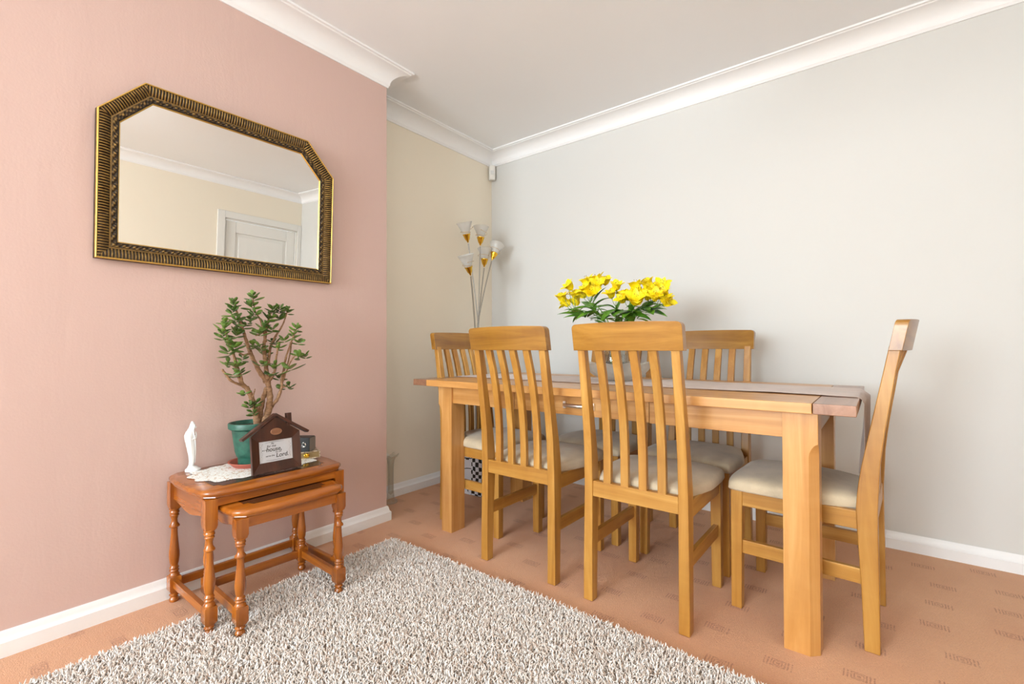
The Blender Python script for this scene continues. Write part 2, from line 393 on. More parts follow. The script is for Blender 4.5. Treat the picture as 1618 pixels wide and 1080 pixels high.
# rearward distance of front and rear faces of the back posts, measured from the side view
POST = [(0.0, -0.038, 0.0), (0.20, -0.045, -0.001), (0.34, -0.053, -0.003), (0.42, -0.056, -0.003), (0.48, -0.052, 0.000),
        (0.55, -0.042, 0.003), (0.64, -0.025, 0.013), (0.74, -0.006, 0.028), (0.84, 0.013, 0.043), (0.915, 0.027, 0.056)]
YR = -0.20   # rear face of the foot of the back post
def make_chair():
    t = thing('dining_chair', 'x', 'chair')
    for s in (-1, 1):
        rings = []
        for z in (0.0, 0.1, 0.2, 0.3, 0.38, 0.42, 0.46, 0.50, 0.55, 0.60, 0.66, 0.72, 0.78, 0.84, 0.915):
            f, r = lerp_tab(POST, z)
            xo = 0.189 - 0.009*max(0, (z-0.1))/0.8; xi = xo - (0.036 - 0.008*z/0.9)
            xs = sorted((s*xo, s*xi))
            rings.append([(xs[0], YR-r, z), (xs[1], YR-r, z), (xs[1], YR-f, z), (xs[0], YR-f, z)])
        obj('back_post', MB().loft(rings), 'beechz', t, bevel=0.003)
        rings = []
        for z in (0.0, 0.1, 0.25, 0.41):
            w = 0.034 + 0.004*z/0.41
            xs = sorted((s*0.186, s*(0.186-w))); y1 = 0.214; y0 = y1 - w
            rings.append([(xs[0], y0, z), (xs[1], y0, z), (xs[1], y1, z), (xs[0], y1, z)])
        obj('front_leg', MB().loft(rings), 'beechz', t, bevel=0.003)
        xs = sorted((s*0.181, s*0.161))
        yb = YR + 0.045
        obj('side_rail', MB().box(xs[0], xs[1], yb, 0.182, 0.357, 0.412), 'beechy', t, bevel=0.002)
        xs = sorted((s*0.177, s*0.159))
        obj('stretcher', MB().box(xs[0], xs[1], yb-0.008, 0.182, 0.192, 0.238), 'beechy', t, bevel=0.002)
    obj('front_rail', MB().box(-0.150, 0.150, 0.190, 0.208, 0.357, 0.412), 'beechx', t, bevel=0.002)
    obj('rear_rail', MB().box(-0.153, 0.153, YR+0.006, YR+0.030, 0.376, 0.432), 'beechx', t, bevel=0.002)
    # four slats following the back, with a shallow lumbar bow
    for k in range(4):
        xc = (k-1.5)*0.0655; rings = []
        for z in (0.425, 0.47, 0.52, 0.58, 0.64, 0.70, 0.76, 0.82, 0.915):
            f, r = lerp_tab(POST, z); m = (f+r)/2
            zz = (z-0.425)/0.49; m = -0.017*(1-zz) + m*zz - 0.004*math.sin(PI*zz)
            bow = 0.021*(1-(abs(xc)/0.18)**2)*zz
            y = YR - m - bow; xw = 0.0145
            x_ = xc*(1-0.03*zz)
            rings.append([(x_-xw, y-0.0095, z), (x_+xw, y-0.0095, z), (x_+xw, y+0.0095, z), (x_-xw, y+0.0095, z)])
        obj('slat', MB().loft(rings), 'beechz', t, bevel=0.0025)
    # curved top rail
    W = 0.193; rings = []
    XS = [-W, -W+0.0012, -W+0.003, -W+0.006, -W+0.010, -W+0.016] + [-W+0.016+(2*W-0.032)*i/14 for i in range(1,14)] + [W-0.016, W-0.010, W-0.006, W-0.003, W-0.0012, W]
    z0, z1, rc = 0.900, 0.990, 0.016
    for x in XS:
        e = max(0, abs(x)-(W-rc)); zt = z1 - (rc - math.sqrt(max(0, rc*rc-e*e))) + 0.004*(1-(x/W)**2)
        ring = []
        nz = 7
        def yc(z): return YR - (0.042 + (z-0.9)*0.19) - 0.021*(1-(x/W)**2) + 0.001
        for q in range(nz+1):
            z = z0 + (zt-z0)*q/nz; ring.append((x, yc(z)-0.016, z))
        for q in range(nz, -1, -1):
            z = z0 + (zt-z0)*q/nz; ring.append((x, yc(z)+0.016, z))
        rings.append(ring)
    obj('top_rail', MB().loft(rings), 'railx', t, smooth=50, bevel=0.004, seg=3)
    # upholstered seat pad
    N = 26; g = MB(); vs = []; fs = []
    def par(i): return math.sin((i/N-0.5)*PI)
    for j in range(N+1):
        for i in range(N+1):
            u, v = par(i), par(j)
            wv = (v+1)/2
            wx = 0.155 + 0.047*min(1, wv*2.2)
            cr = 1 - 0.06*(abs(v)**6)
            x = u*wx*cr; y = -0.158 + 0.392*wv - 0.014*(abs(u)**4)*max(0, v)
            h = ((1-abs(u)**7)*(1-abs(v)**7))
            z = 0.416 + 0.040*max(0, h)**0.22 + 0.012*(1-u*u)*(1-v*v) + 0.002*noise.noise(Vector((x*14, y*14, 3)))
            vs.append((x, y, z))
    for j in range(N):
        for i in range(N):
            a = j*(N+1)+i; fs.append((a, a+1, a+N+2, a+N+1))
    ring = [i for i in range(N+1)] + [(j)*(N+1)+N for j in range(1, N+1)] + [N*(N+1)+i for i in range(N-1, -1, -1)] + [j*(N+1) for j in range(N-1, 0, -1)]
    base = len(vs)
    for i in ring:
        p = vs[i]; vs.append((p[0]*0.985, p[1]*0.985, 0.411))
    nr = len(ring)
    for k in range(nr):
        fs.append((ring[k], ring[(k+1) % nr], base+(k+1) % nr, base+k))
    fs.append(tuple(base+k for k in range(nr)))
    g.add(vs, fs); obj('seat_cushion', g, 'seat', t, smooth=60)
    return t
chair0 = make_chair()
GR = 'birch dining chairs around the dining table'
chairs = [  # x, y, rotation, label
    (1.1825, -1.035, 0.0, 'dining chair at near side of table, left one, its slatted back to us'),
    (1.690, -1.045, 0.0, 'large dining chair at near side of table, right one, its back hiding the glass vase'),
    (1.695, -0.545, PI, 'dining chair on wall side of table, right one, slats seen right of the flowers'),
    (1.220, -0.545, PI, 'dining chair on wall side of table, its back mostly hidden behind the flower vase'),
    (2.157, -0.790, PI/2-0.045, 'dining chair at right end of table seen side on, table runner end on its seat'),
    (0.715, -0.840, -PI/2-0.03, 'dining chair at left end of table near the floor lamp'),
]
for i, (x, y, rz, lab) in enumerate(chairs):
    o = chair0 if i == 0 else copy_tree(chair0)
    o.location = (x, y, 0.001); o.rotation_euler = (0, 0, rz); setp(o, lab, 'chair', GR)

# ------------------------------------------------------------------ dining table
TX0, TX1, TY0, TY1, TZ = 0.460, 2.303, -1.160, -0.345, 0.750
tb = thing('dining_table', 'long honey coloured wooden dining table with square legs, drawer and darker end boards', 'table', ((TX0+TX1)/2, (TY0+TY1)/2, 0))
cx, cy = (TX0+TX1)/2, (TY0+TY1)/2
def tbx(x0,x1,y0,y1,z0,z1): return MB().box(x0-cx,x1-cx,y0-cy,y1-cy,z0,z1)
JL, JR = 0.557, 2.200
obj('tabletop', tbx(JL+0.001, JR-0.001, TY0, TY1, TZ-0.031, TZ), 'birchx', tb, bevel=0.002)
for a, b in ((TX0, JL-0.001), (JR+0.001, TX1)):
    obj('end_board', tbx(a, b, TY0, TY1, TZ-0.031, TZ), 'walnuty', tb, bevel=0.002, label='darker pinkish brown end board of the tabletop')
LW = 0.092; LX0, LX1 = 0.600, 2.210; LY0, LY1 = -1.115, -0.440
for sx in (0, 1):
    for sy in (0, 1):
        x0 = LX0 if sx == 0 else LX1-LW; x1 = x0+LW; y0 = LY0 if sy == 0 else LY1-LW; y1 = y0+LW
        ox = x0 if sx == 0 else x1; dxs = 1 if sx == 0 else -1          # outer x face
        oy = y0 if sy == 0 else y1; dys = 1 if sy == 0 else -1
        rings = []
        for z, c in ((0.0, 0.024), (0.30, 0.024), (0.585, 0.024), (0.598, 0.022), (0.610, 0.017), (0.620, 0.010), (0.626, 0.0012), (0.719, 0.001)):
            pts = [(ox+dxs*c, oy), (ox+dxs*LW, oy), (ox+dxs*LW, oy+dys*LW), (ox, oy+dys*LW), (ox, oy+dys*c)]
            rings.append([(px-cx, py-cy, z) for px, py in pts])
        obj('leg', MB().loft(rings), 'birchz', tb, bevel=0.0015)
DW0, DW1 = 1.075, 1.693
obj('apron', tbx(LX0+LW-0.002, DW0-0.002, LY0+0.012, LY0+0.032, 0.636, 0.7185), 'birchx', tb, bevel=0.001)
obj('apron', tbx(DW1+0.002, LX1-LW+0.002, LY0+0.012, LY0+0.032, 0.636, 0.7185), 'birchx', tb, bevel=0.001)
obj('apron', tbx(LX0+LW-0.002, LX1-LW+0.002, LY1-0.032, LY1-0.012, 0.636, 0.7185), 'birchx', tb, bevel=0.001)
for xx in (LX0+0.012, LX1-0.032):
    obj('apron', tbx(xx, xx+0.02, LY0+LW-0.002, LY1-LW+0.002, 0.636, 0.7185), 'birchy', tb, bevel=0.001)
dr = obj('drawer', tbx(DW0, DW1, LY0+0.012, LY0+0.034, 0.638, 0.7165), 'birchx', tb, bevel=0.001)
bxm = tbx(DW0+0.02, DW1-0.02, LY0+0.034, LY0+0.36, 0.645, 0.705)
obj('drawer_box', bxm, 'birchx', dr)
h = MB()
for s in (1.338, 1.468):
    h.box(s-0.006-cx, s+0.006-cx, LY0+0.004-cy, LY0+0.0125-cy, 0.664, 0.692)
pts = []
for i in range(13):
    a = i/12; pts.append((1.338+0.130*a-cx, LY0+0.006-0.020*math.sin(PI*a)**0.5-cy, 0.678))
h.tube(pts, 0.0078, 10)
obj('handle', h, 'satin', dr, smooth=50, label='chrome bow handle')

# table runner lying along the table and hanging over the right end
rn = MB(); N, K = 150, 14; th = 0.0012
S = []
for i in range(N+1):
    s = 0.505 + i/N*(2.303+0.285-0.505)
    S.append(s)
def runner_pt(s, v):
    y = -0.905 + 0.345*v
    y += 0.006*noise.noise(Vector((s*2.0, v*3, 1)))
    w = 0.0035*max(0, noise.noise(Vector((s*2.2, v*7, 5))))*1.6 + 0.0020*max(0, noise.noise(Vector((s*9, v*5, 9))))
    if v > 0.25: w += 0.006*max(0, math.sin((v*3.2+s*0.8)*PI))**3 * min(1, max(0, (s-1.1)/0.5))
    z = TZ + 0.0018 + w
    edge = TX1 + 0.004
    if s <= edge-0.01: return (s, y, z)
    d = s-(edge-0.01); R = 0.012
    if d < R*PI/2:
        a = d/R; x = edge-0.01 + R*math.sin(a)*(1+w*10); z2 = z - R*(1-math.cos(a)); return (x, y, z2)
    d2 = d - R*PI/2
    f = min(1, d2/0.22)
    x = edge + 0.003 + 0.012*math.sin(v*9+1.0)*f*0.8 + 0.004 + w*1.5 - 0.010*f
    y2 = -0.905 + 0.02*f + (0.345-0.10*f)*v + 0.006*math.sin(v*11)*f
    return (x, y2, max(0.4905+0.004*v, z - R - d2))
vs = []; fs = []
for i, s in enumerate(S):
    for k_ in range(K+1): vs.append(runner_pt(s, k_/K))
nn = K+1
for i in range(N):
    for k_ in range(K):
        a = i*nn+k_; fs.append((a, a+1, a+nn+1, a+nn))
rn.add(vs, fs); ro = obj('table_runner', rn, 'runner', smooth=60)
sm = ro.modifiers.new('cloth', 'SOLIDIFY'); sm.thickness = 0.001; sm.offset = 1
setp(ro, 'mauve taupe satin table runner along the dining table, one end hanging over a chair seat', 'table runner')

# glass bowl, vase and alstroemeria
VX, VY = 1.385, -0.735
bw = MB(); prof = []
seg = 64
def ribbed_lathe(mb, prof, seg, rib, amp, wave=0.0):
    rings = []
    for i, (r, z) in enumerate(prof):
        q = i/(len(prof)-1); ring = []
        for j in range(seg):
            a = 2*PI*j/seg; rr = r*(1+amp*math.cos(rib*a)); zz = z + wave*(r/0.15)**2*math.cos(8*a)
            ring.append((rr*math.cos(a), rr*math.sin(a), zz))
        rings.append(ring)
    mb.loft(rings, True)
t = thing('glass_bowl', 'wide low frosted glass bowl with fluted rim on the table runner under the flower vase', 'bowl', (VX+0.012, VY, TZ+0.0075))
outer = [(0.050,0),(0.056,0.004),(0.085,0.012),(0.115,0.028),(0.138,0.052),(0.152,0.082)]
inner = [(0.149,0.082),(0.135,0.055),(0.112,0.032),(0.082,0.017),(0.05,0.010),(0.002,0.009)]
ribbed_lathe(bw, outer+inner, 96, 24, 0.012, 0.004); obj('bowl', bw, 'ribbed', t, smooth=50)
t = thing('flower_vase', 'tall clear ribbed glass vase holding yellow flowers on the dining table', 'vase', (VX, VY, TZ+0.0175))
vm = MB()
vo = [(0.040,0),(0.046,0.003),(0.050,0.015),(0.058,0.05),(0.060,0.08),(0.056,0.12),(0.053,0.17),(0.057,0.21),(0.064,0.235)]
vi = [(0.061,0.235),(0.054,0.21),(0.050,0.17),(0.053,0.12),(0.057,0.08),(0.055,0.05),(0.047,0.018),(0.002,0.015)]
ribbed_lathe(vm, vo+vi, 96, 24, 0.010); obj('glass_body', vm, 'glass', t, smooth=50)
wm = MB(); wm.lathe([(0.002,0.0165),(0.044,0.0185),(0.052,0.05),(0.054,0.08),(0.051,0.11),(0.002,0.1105)], 32)
obj('water', wm, 'glass', t, smooth=40)

M['petal'] = (lambda t: (t.set(Roughness=0.5, Subsurface_Weight=0.0, Base_Color=t.ramp(t.noise(t.obj(), 22, 3), [(0.3, srgb(244,208,6)), (0.6, srgb(252,232,20))])), t.m)[1])(NT('yellow_petal'))
M['stamen'] = plain('stamen', srgb(120,84,20), 0.6)
M['leaf'] = (lambda t: (t.set(Roughness=0.38, Base_Color=t.ramp(t.noise(t.obj(), 26, 3), [(0.3, srgb(44,92,18)), (0.65, srgb(104,156,44))])), t.m)[1])(NT('lily_leaf'))
M['stem'] = plain('flower_stem', srgb(104,142,52), 0.45)
rnd = random.Random(4)
def basis(d):
    d = Vector(d).normalized(); up = Vector((0,0,1)) if abs(d.z) < 0.95 else Vector((1,0,0))
    a = d.cross(up).normalized(); return d, a, a.cross(d).normalized()
def blade(mb, base, d, up, L, W, curl=0.4, thick=0.0006, tipsharp=0.8, n=8, mi=0, fold=0.15, nw=4):
    """leaf or petal: a thin closed body that bends away from `up` along its length"""
    d = Vector(d).normalized(); up = Vector(up); side = d.cross(up).normalized(); up = side.cross(d).normalized()
    p = Vector(base); ang = 0.0; top = []; 
    for i in range(n+1):
        t = i/n
        w = W*0.5*(math.sin(PI*min(1, t**0.75))**tipsharp if 0 < t < 1 else (0.12 if t == 0 else 0.04))
        dd = d*math.cos(ang)+up*math.sin(-ang); uu = up*math.cos(ang)+d*math.sin(ang)
        row = []
        for j in range(nw+1):
            s = (j/nw*2-1); row.append(p + side*(w*s) + uu*(fold*w*abs(s)))
        top.append((row, uu)); p = p + dd*(L/n); ang += curl/n*(0.4+1.2*t)
    rings = []
    for row, uu in top:
        rings.append([tuple(q) for q in row] + [tuple(q - uu*thick) for q in reversed(row)])
    mb.loft(rings, True, mi)
def bloom(mb, c, d, size):
    d, a, b = basis(d); c = Vector(c) - d*size*0.75
    ph = rnd.random()*6
    for k in range(6):
        an = ph + k*PI/3; rad = a*math.cos(an)+b*math.sin(an)
        big = k % 2 == 0
        dd = (d*0.93 + rad*(0.36 if big else 0.28)).normalized(); up = (d*0.30 - rad).normalized()
        blade(mb, c + rad*size*0.06, dd, up, size*(1.20 if big else 1.12), size*(0.80 if big else 0.52), curl=1.25*rnd.uniform(0.7,1.2), thick=0.0007, tipsharp=0.62, n=7, mi=0, fold=0.25)
    for k in range(5):
        an = ph+0.4+k*1.256; rad = a*math.cos(an)+b*math.sin(an)
        e = c + d*size*rnd.uniform(0.75,0.95) + rad*size*0.13
        mb.tube([c, c+d*size*0.5+rad*size*0.04, e], 0.0006, 5, mi=0); mb.tube([e, e+d*0.003], 0.0014, 5, mi=1)
top_v = Vector((VX, VY, TZ+0.245))
sprays = [  # label, hub point, blooms (x,y,z,size), leaves (x,y,z of tip)
    ('leftmost spray of yellow alstroemeria in the vase, leaning over the left', (1.185,-0.76,1.09),
        [(1.141,-.76,1.222,.044),(1.119,-.78,1.170,.044),(1.168,-.74,1.183,.042),(1.112,-.75,1.136,.042),(1.150,-.70,1.150,.040)],
        [(1.097,-.78,1.061),(1.123,-.74,1.092),(1.150,-.80,1.045)]),
    ('full rounded spray of yellow alstroemeria at the upper left of the vase', (1.262,-0.75,1.125),
        [(1.240,-.75,1.243,.046),(1.285,-.73,1.249,.046),(1.312,-.77,1.218,.044),(1.252,-.79,1.198,.048),(1.290,-.79,1.178,.048),(1.206,-.75,1.180,.044),(1.328,-.72,1.240,.040),(1.262,-.69,1.225,.045)],
        [(1.190,-.72,1.128),(1.338,-.75,1.190),(1.252,-.85,1.03),(1.165,-.80,1.068),(1.34,-.70,1.10)]),
    ('small spray of two or three yellow alstroemeria blooms in the middle of the vase', (1.395,-0.75,1.10),
        [(1.402,-.75,1.206,.042),(1.376,-.77,1.168,.040),(1.412,-.72,1.165,.040)],
        [(1.345,-.80,1.06),(1.440,-.75,1.16),(1.385,-.86,1.02),(1.42,-.82,1.04)]),
    ('spray of yellow alstroemeria right of the middle with one large open bloom facing us', (1.485,-0.76,1.08),
        [(1.455,-.76,1.162,.046),(1.440,-.79,1.136,.038),(1.488,-.74,1.202,.048),(1.521,-.81,1.134,.056),(1.500,-.75,1.170,.040)],
        [(1.479,-.85,1.03),(1.45,-.86,1.04),(1.561,-.77,1.020),(1.50,-.72,1.17)]),
    ('tall spray of yellow alstroemeria at the upper right of the vase', (1.545,-0.73,1.10),
        [(1.533,-.73,1.208,.046),(1.573,-.74,1.180,.046),(1.602,-.72,1.194,.044),(1.560,-.77,1.150,.044),(1.52,-.70,1.18,.04)],
        [(1.623,-.75,1.033),(1.581,-.82,1.056),(1.56,-.70,1.12)]),
    ('rightmost spray of yellow alstroemeria drooping over the right of the vase', (1.585,-0.76,1.085),
        [(1.618,-.76,1.160,.044),(1.632,-.77,1.133,.044),(1.646,-.75,1.114,.042),(1.598,-.79,1.140,.044)],
        [(1.629,-.75,1.090),(1.621,-.72,1.070),(1.60,-.83,1.04)]),
]
for i, (lab, hub, bl, lv) in enumerate(sprays):
    base = (VX + (i-2.5)*0.012, VY + 0.012*(-1)**i, TZ+0.035)
    root = thing('alstroemeria_stem', lab, 'flowers', base, 0, 'yellow alstroemeria stems in the glass vase')
    B0 = Vector(base); L = lambda p: Vector(p)-B0
    neck = top_v + Vector(((hub[0]-VX)*0.16, 0.01*(-1)**i, 0)); sm_ = MB()
    hubv = Vector(hub); sm_.tube([L(base), L(neck), L(neck.lerp(hubv, 0.55)+Vector((0,0,0.03))), L(hubv)], [0.0028,0.0028,0.0024,0.0022], 7, sub=5)
    for (x, y, z, s) in bl:
        c = Vector((x,y,z)); mid = hubv.lerp(c, 0.5)+Vector((0,0,-0.012)); d = (c-hubv).normalized()
        sm_.tube([L(hubv), L(mid), L(c - d*s*0.7)], [0.0015,0.0013,0.0013], 5, sub=3)
    obj('stem', sm_, 'stem', root, smooth=60)
    for (x, y, z, s) in bl:
        c = Vector((x,y,z)); d = (c-hubv).normalized()
        d = (d*0.8 + Vector((rnd.uniform(-.45,.45), -0.55+rnd.uniform(-.35,.35), 0.25+rnd.uniform(-.35,.35)))).normalized()
        bm_ = MB(); bloom(bm_, L(c), d, s*1.22); obj('bloom', bm_, ['petal','stamen'], root, smooth=60)
    lm = MB()
    for (x, y, z) in lv:
        tip = Vector((x,y,z)); st = hubv.lerp(neck, rnd.uniform(0.05, 0.35)); v = tip-st; Ln = v.length*1.06
        blade(lm, L(st), v + Vector((0,0,0.25*Ln)), Vector((0,-0.4,1)), Ln, 0.042, curl=0.55, tipsharp=0.9, n=10, fold=0.2)
    for k_ in range(12):
        st = hubv.lerp(neck, rnd.uniform(0.05, 0.8)); an = rnd.uniform(0, 2*PI)
        v = Vector((math.cos(an), math.sin(an)*0.8-0.2, rnd.uniform(-0.1, 0.8)))
        blade(lm, L(st), v, Vector((0,0,1)), rnd.uniform(0.065, 0.105), rnd.uniform(0.022,0.036), curl=rnd.uniform(0.6,1.3), tipsharp=0.9, n=10, fold=0.2)
    obj('foliage', lm, 'leaf', root, smooth=60)

# ------------------------------------------------------------------ wall mirror
MC = Vector((BX+0.004, -1.9615, 1.213))
mr = thing('wall_mirror', 'wide mirror with clipped top corners in an antique gold frame on the pink wall', 'mirror', MC)
HW, HT, CHY, CHZ = 0.424, 0.628, 0.127, 0.134
TILT = math.radians(2.35)
mr.rotation_euler = (0, TILT, 0)
# outline in (y,z), anticlockwise seen from the room
OUT = [(-HW,0),(HW,0),(HW,HT-CHZ),(HW-CHY,HT),(-HW+CHY,HT),(-HW,HT-CHZ)]
def inset_poly(P, d):
    n = len(P); R = []
    for i in range(n):
        a, b, c = Vector(P[i-1]), Vector(P[i]), Vector(P[(i+1) % n])
        e1 = (b-a).normalized(); e2 = (c-b).normalized(); n1 = Vector((-e1.y, e1.x)); n2 = Vector((-e2.y, e2.x))
        R.append(b + (n1+n2)*(d/(1+n1.dot(n2))))
    return R
FW = 0.066
def frame_h(t, s):
    """height of the moulding at distance t (0..1) across from the outer edge and s metres along"""
    if t < 0.02: return 0.004
    if t < 0.10: return 0.026 + 0.003*math.sin((t-0.02)/0.08*PI)
    if t < 0.58:
        u = (t-0.10)/0.48; base = 0.025 - 0.010*u + 0.004*math.sin(u*PI)
        ph = s/0.0092*2*PI
        amp = 0.0022*min(1, u*8)*min(1, (1-u)*7+0.15)
        return base + amp*(math.cos(ph) + 0.35*math.cos(2*ph+PI))
    if t < 0.64: return 0.0165
    if t < 0.92:
        u = (t-0.64)/0.28; base = 0.018 - 0.003*u
        rope = math.sin((s/0.028 + u*0.9)*2*PI); b2 = math.cos((s/0.014 - u*1.4)*2*PI)
        return base + 0.0030*math.sin(u*PI)*(0.55*rope + 0.45*b2 + 0.4)
    u = (t-0.92)/0.08; return 0.013 - 0.006*u
fm = MB(); cols = []
TS = [0,0.0199,0.021,0.04,0.06,0.08,0.099,0.101,0.14,0.19,0.24,0.29,0.34,0.39,0.44,0.49,0.53,0.56,0.579,0.581,0.61,0.639,0.645,0.68,0.71,0.74,0.77,0.80,0.83,0.86,0.89,0.919,0.925,0.96,1.0]
for side in range(6):
    a, b = side, (side+1) % 6
    Lo = (Vector(OUT[b])-Vector(OUT[a])).length; ns = int(Lo/0.0018)
    rows = []
    polys = [inset_poly(OUT, FW*t) for t in TS]
    for i in range(ns+1):
        f = i/ns; row = []
        for t, P in zip(TS, polys):
            p = P[a].lerp(P[b], f); 
            e = (Vector(OUT[b])-Vector(OUT[a])).normalized(); s = (p-Vector(OUT[a])).dot(e)
            hh = frame_h(t, s); row.append((hh, p.x, p.y)); 
            if 0.10 < t < 0.58:
                ph = math.cos(s/0.0092*2*PI); cv = 0.5+0.5*ph
                cv *= 0.75
            elif 0.64 < t < 0.92: cv = max(0, min(1, (hh-0.0155)/0.006))*0.8
            elif 0.02 < t <= 0.10: cv = 1.0
            elif t >= 0.92: cv = 1.0
            elif t <= 0.02: cv = 0.12
            else: cv = 0.55
            cols.append(cv)
        rows.append(row)
    fm.loft(rows, False, close=False)
fo = obj('frame', fm, 'gloss_white', mr, smooth=70)
at = fo.data.color_attributes.new('wear', 'FLOAT_COLOR', 'POINT')
at.data.foreach_set('color', [x for c in cols for x in (c,c,c,1)])
t_ = NT('antique_gold'); a_ = t_.n('ShaderNodeAttribute'); a_.attribute_name = 'wear'
fac = t_.math('ADD', a_.outputs['Fac'], t_.math('MULTIPLY', t_.math('SUBTRACT', t_.noise(t_.obj(), 60, 3), 0.5), 0.5))
colr = t_.ramp(fac, [(0.25, srgb(46,34,20)), (0.62, srgb(140,110,60)), (0.95, srgb(216,178,92))])
t_.set(Base_Color=colr, Metallic=t_.math('MULTIPLY_ADD', fac, 0.5, 0.25), Roughness=0.36)
fo.data.materials[0] = t_.m
bk = MB(); P = inset_poly(OUT, 0.004); Q = [(0.0, p.x, p.y) for p in P]; Q2 = [(0.004, p.x, p.y) for p in P]
bk.loft([Q, Q2]); obj('backing_board', bk, 'darky', mr)
gm = MB(); P = inset_poly(OUT, FW-0.004); gm.loft([[(0.0045, p.x, p.y) for p in P], [(0.0085, p.x, p.y) for p in P]])
obj('mirror_glass', gm, 'mirror', mr)
# bevelled edge line of the plate is covered by the gold slip

# ------------------------------------------------------------------ alarm sensor in the corner
sn = thing('motion_sensor', 'small white motion sensor high in the corner below the coving', 'sensor', (0.034, -0.034, 2.185), PI/4)
s_ = MB(); rings = []
for z, w, d in ((0.0,0.020,0.018),(0.006,0.0235,0.022),(0.05,0.0235,0.026),(0.104,0.0235,0.026),(0.108,0.021,0.022)):
    ring = [(-w,0.012),(w,0.012)] + [(w*math.cos(a), -d*0.55 - d*0.45*math.sin(a)) for a in [i*PI/8 for i in range(9)]]
    rings.append([(x,y,z) for x,y in ring])
s_.loft(rings); obj('casing', s_, 'door_white', sn, smooth=35)
s_ = MB(); s_.box(-0.013,0.013,-0.0275,-0.024,0.035,0.065); obj('lens', s_, plain('sensor_lens', srgb(226,228,226), 0.25), sn, bevel=0.002)

# ------------------------------------------------------------------ floor lamp in the corner
LB = Vector((0.20, -0.385, 0))
lp = thing('floor_lamp', 'five headed floor lamp with frosted glass flower shades and brass cups in the corner', 'lamp', LB)
b_ = MB(); b_.lathe([(0.0,0.001),(0.100,0.001),(0.103,0.008),(0.096,0.016),(0.05,0.026),(0.022,0.034),(0.016,0.06),(0.014,0.08),(0.0,0.08)], 40)
obj('base', b_, 'steel', lp, smooth=40)
heads = [((0.200,-0.476,1.612),(0.200,-0.515,1.745)), ((0.185,-0.337,1.618),(0.185,-0.328,1.76)), ((0.200,-0.230,1.530),(0.200,-0.163,1.668)),
         ((0.300,-0.559,1.374),(0.302,-0.598,1.474)), ((0.150,-0.257,1.483),(0.150,-0.250,1.58))]
for k_, (hb, ht) in enumerate(heads):
    hb = Vector(hb)-LB; ht = Vector(ht)-LB; d = (ht-hb).normalized(); d, a, b = basis(d)
    an = k_*2*PI/5 + 0.6; p0 = Vector((0.012*math.cos(an), 0.012*math.sin(an), 0.075)); p1 = Vector((0.014*math.cos(an), 0.014*math.sin(an), 0.95))
    arm = MB()
    for s in (-1, 1):
        off = a*0.0032*s
        arm.tube([p0+off, p0.lerp(p1,0.5)+off, p1+off, p1.lerp(hb,0.42)+Vector((0,0,0.06))+off, hb - d*0.01+off], 0.0018, 6, sub=8)
    arm_o = obj('arm', arm, 'steel', lp, smooth=60)
    def pl(prof, mb, seg=28, mi=0):
        rings = [[tuple(hb + d*z + a*(r*math.cos(2*PI*j/seg)) + b*(r*math.sin(2*PI*j/seg))) for j in range(seg)] for r, z in prof]
        mb.loft(rings, True, mi)
    c_ = MB(); pl([(0.003,-0.004),(0.007,0.004),(0.008,0.009),(0.013,0.014),(0.017,0.022),(0.0235,0.045),(0.026,0.048),(0.026,0.053),(0.021,0.053),(0.014,0.028),(0.001,0.026)], c_)
    obj('brass_cup', c_, 'brass', lp, smooth=40, label='polished brass cup')
    g_ = MB(); pl([(0.018,0.045),(0.024,0.062),(0.036,0.092),(0.053,0.128),(0.0545,0.1285),(0.0525,0.1275),(0.0345,0.092),(0.0225,0.063),(0.0165,0.046)], g_, 36)
    obj('lamp_shade', g_, 'frosted', lp, smooth=60, label='frosted glass flower shaped shade')
    bu = MB(); pl([(0.006,0.02),(0.008,0.05),(0.011,0.066),(0.009,0.078),(0.002,0.084)], bu, 14); obj('bulb', bu, 'frosted', lp, smooth=60)
    w_ = MB(); pts = []
    for i in range(27):
        f = i/26; an2 = 0.8*k_ + f*2*PI*1.15; rr = 0.027 + 0.018*f; pts.append(hb + d*(0.056+0.028*f) + a*rr*math.cos(an2) + b*rr*math.sin(an2))
    e = pts[-1] + (pts[-1]-pts[-2])*3.2; pts.append(e)
    w_.tube(pts, 0.0011, 5); w_.lathe([(0.0,-0.003),(0.002,-0.0022),(0.003,0),(0.002,0.0022),(0.0,0.003)], 8, tuple(e)); obj('wire_tendril', w_, 'brasswire', lp, smooth=60)

# ------------------------------------------------------------------ plastic carrier bag behind the left-end chair
bt = NT('printed_plastic'); v = bt.obj(); sx = bt.n('ShaderNodeSeparateXYZ'); bt.l(v, sx.inputs[0])
u = bt.math('ADD', bt.math('MULTIPLY', sx.outputs[0], 1.0), bt.math('MULTIPLY', sx.outputs[1], 0.6))
ck = bt.n('ShaderNodeTexChecker'); ck.inputs['Scale'].default_value = 1.0
cmb = bt.n('ShaderNodeCombineXYZ'); bt.l(bt.math('MULTIPLY', u, 42.0), cmb.inputs[0]); bt.l(bt.math('MULTIPLY', sx.outputs[2], 42.0), cmb.inputs[1]); cmb.inputs[2].default_value = 0.5
ns = bt.n('ShaderNodeTexNoise'); ns.inputs['Scale'].default_value = 9.0; bt.l(v, ns.inputs[0])
ad = bt.n('ShaderNodeVectorMath', operation='MULTIPLY_ADD'); bt.l(ns.outputs['Color'], ad.inputs[0]); ad.inputs[1].default_value = (1.1,1.1,0.0); bt.l(cmb.outputs[0], ad.inputs[2])
bt.l(ad.outputs[0], ck.inputs[0])
dense = bt.math('GREATER_THAN', u, -0.02)
sparse = bt.math('GREATER_THAN', bt.noise(bt.mapping(v, (1,1,1), (3.1,0,0)), 13, 1, 0.3), 0.60)
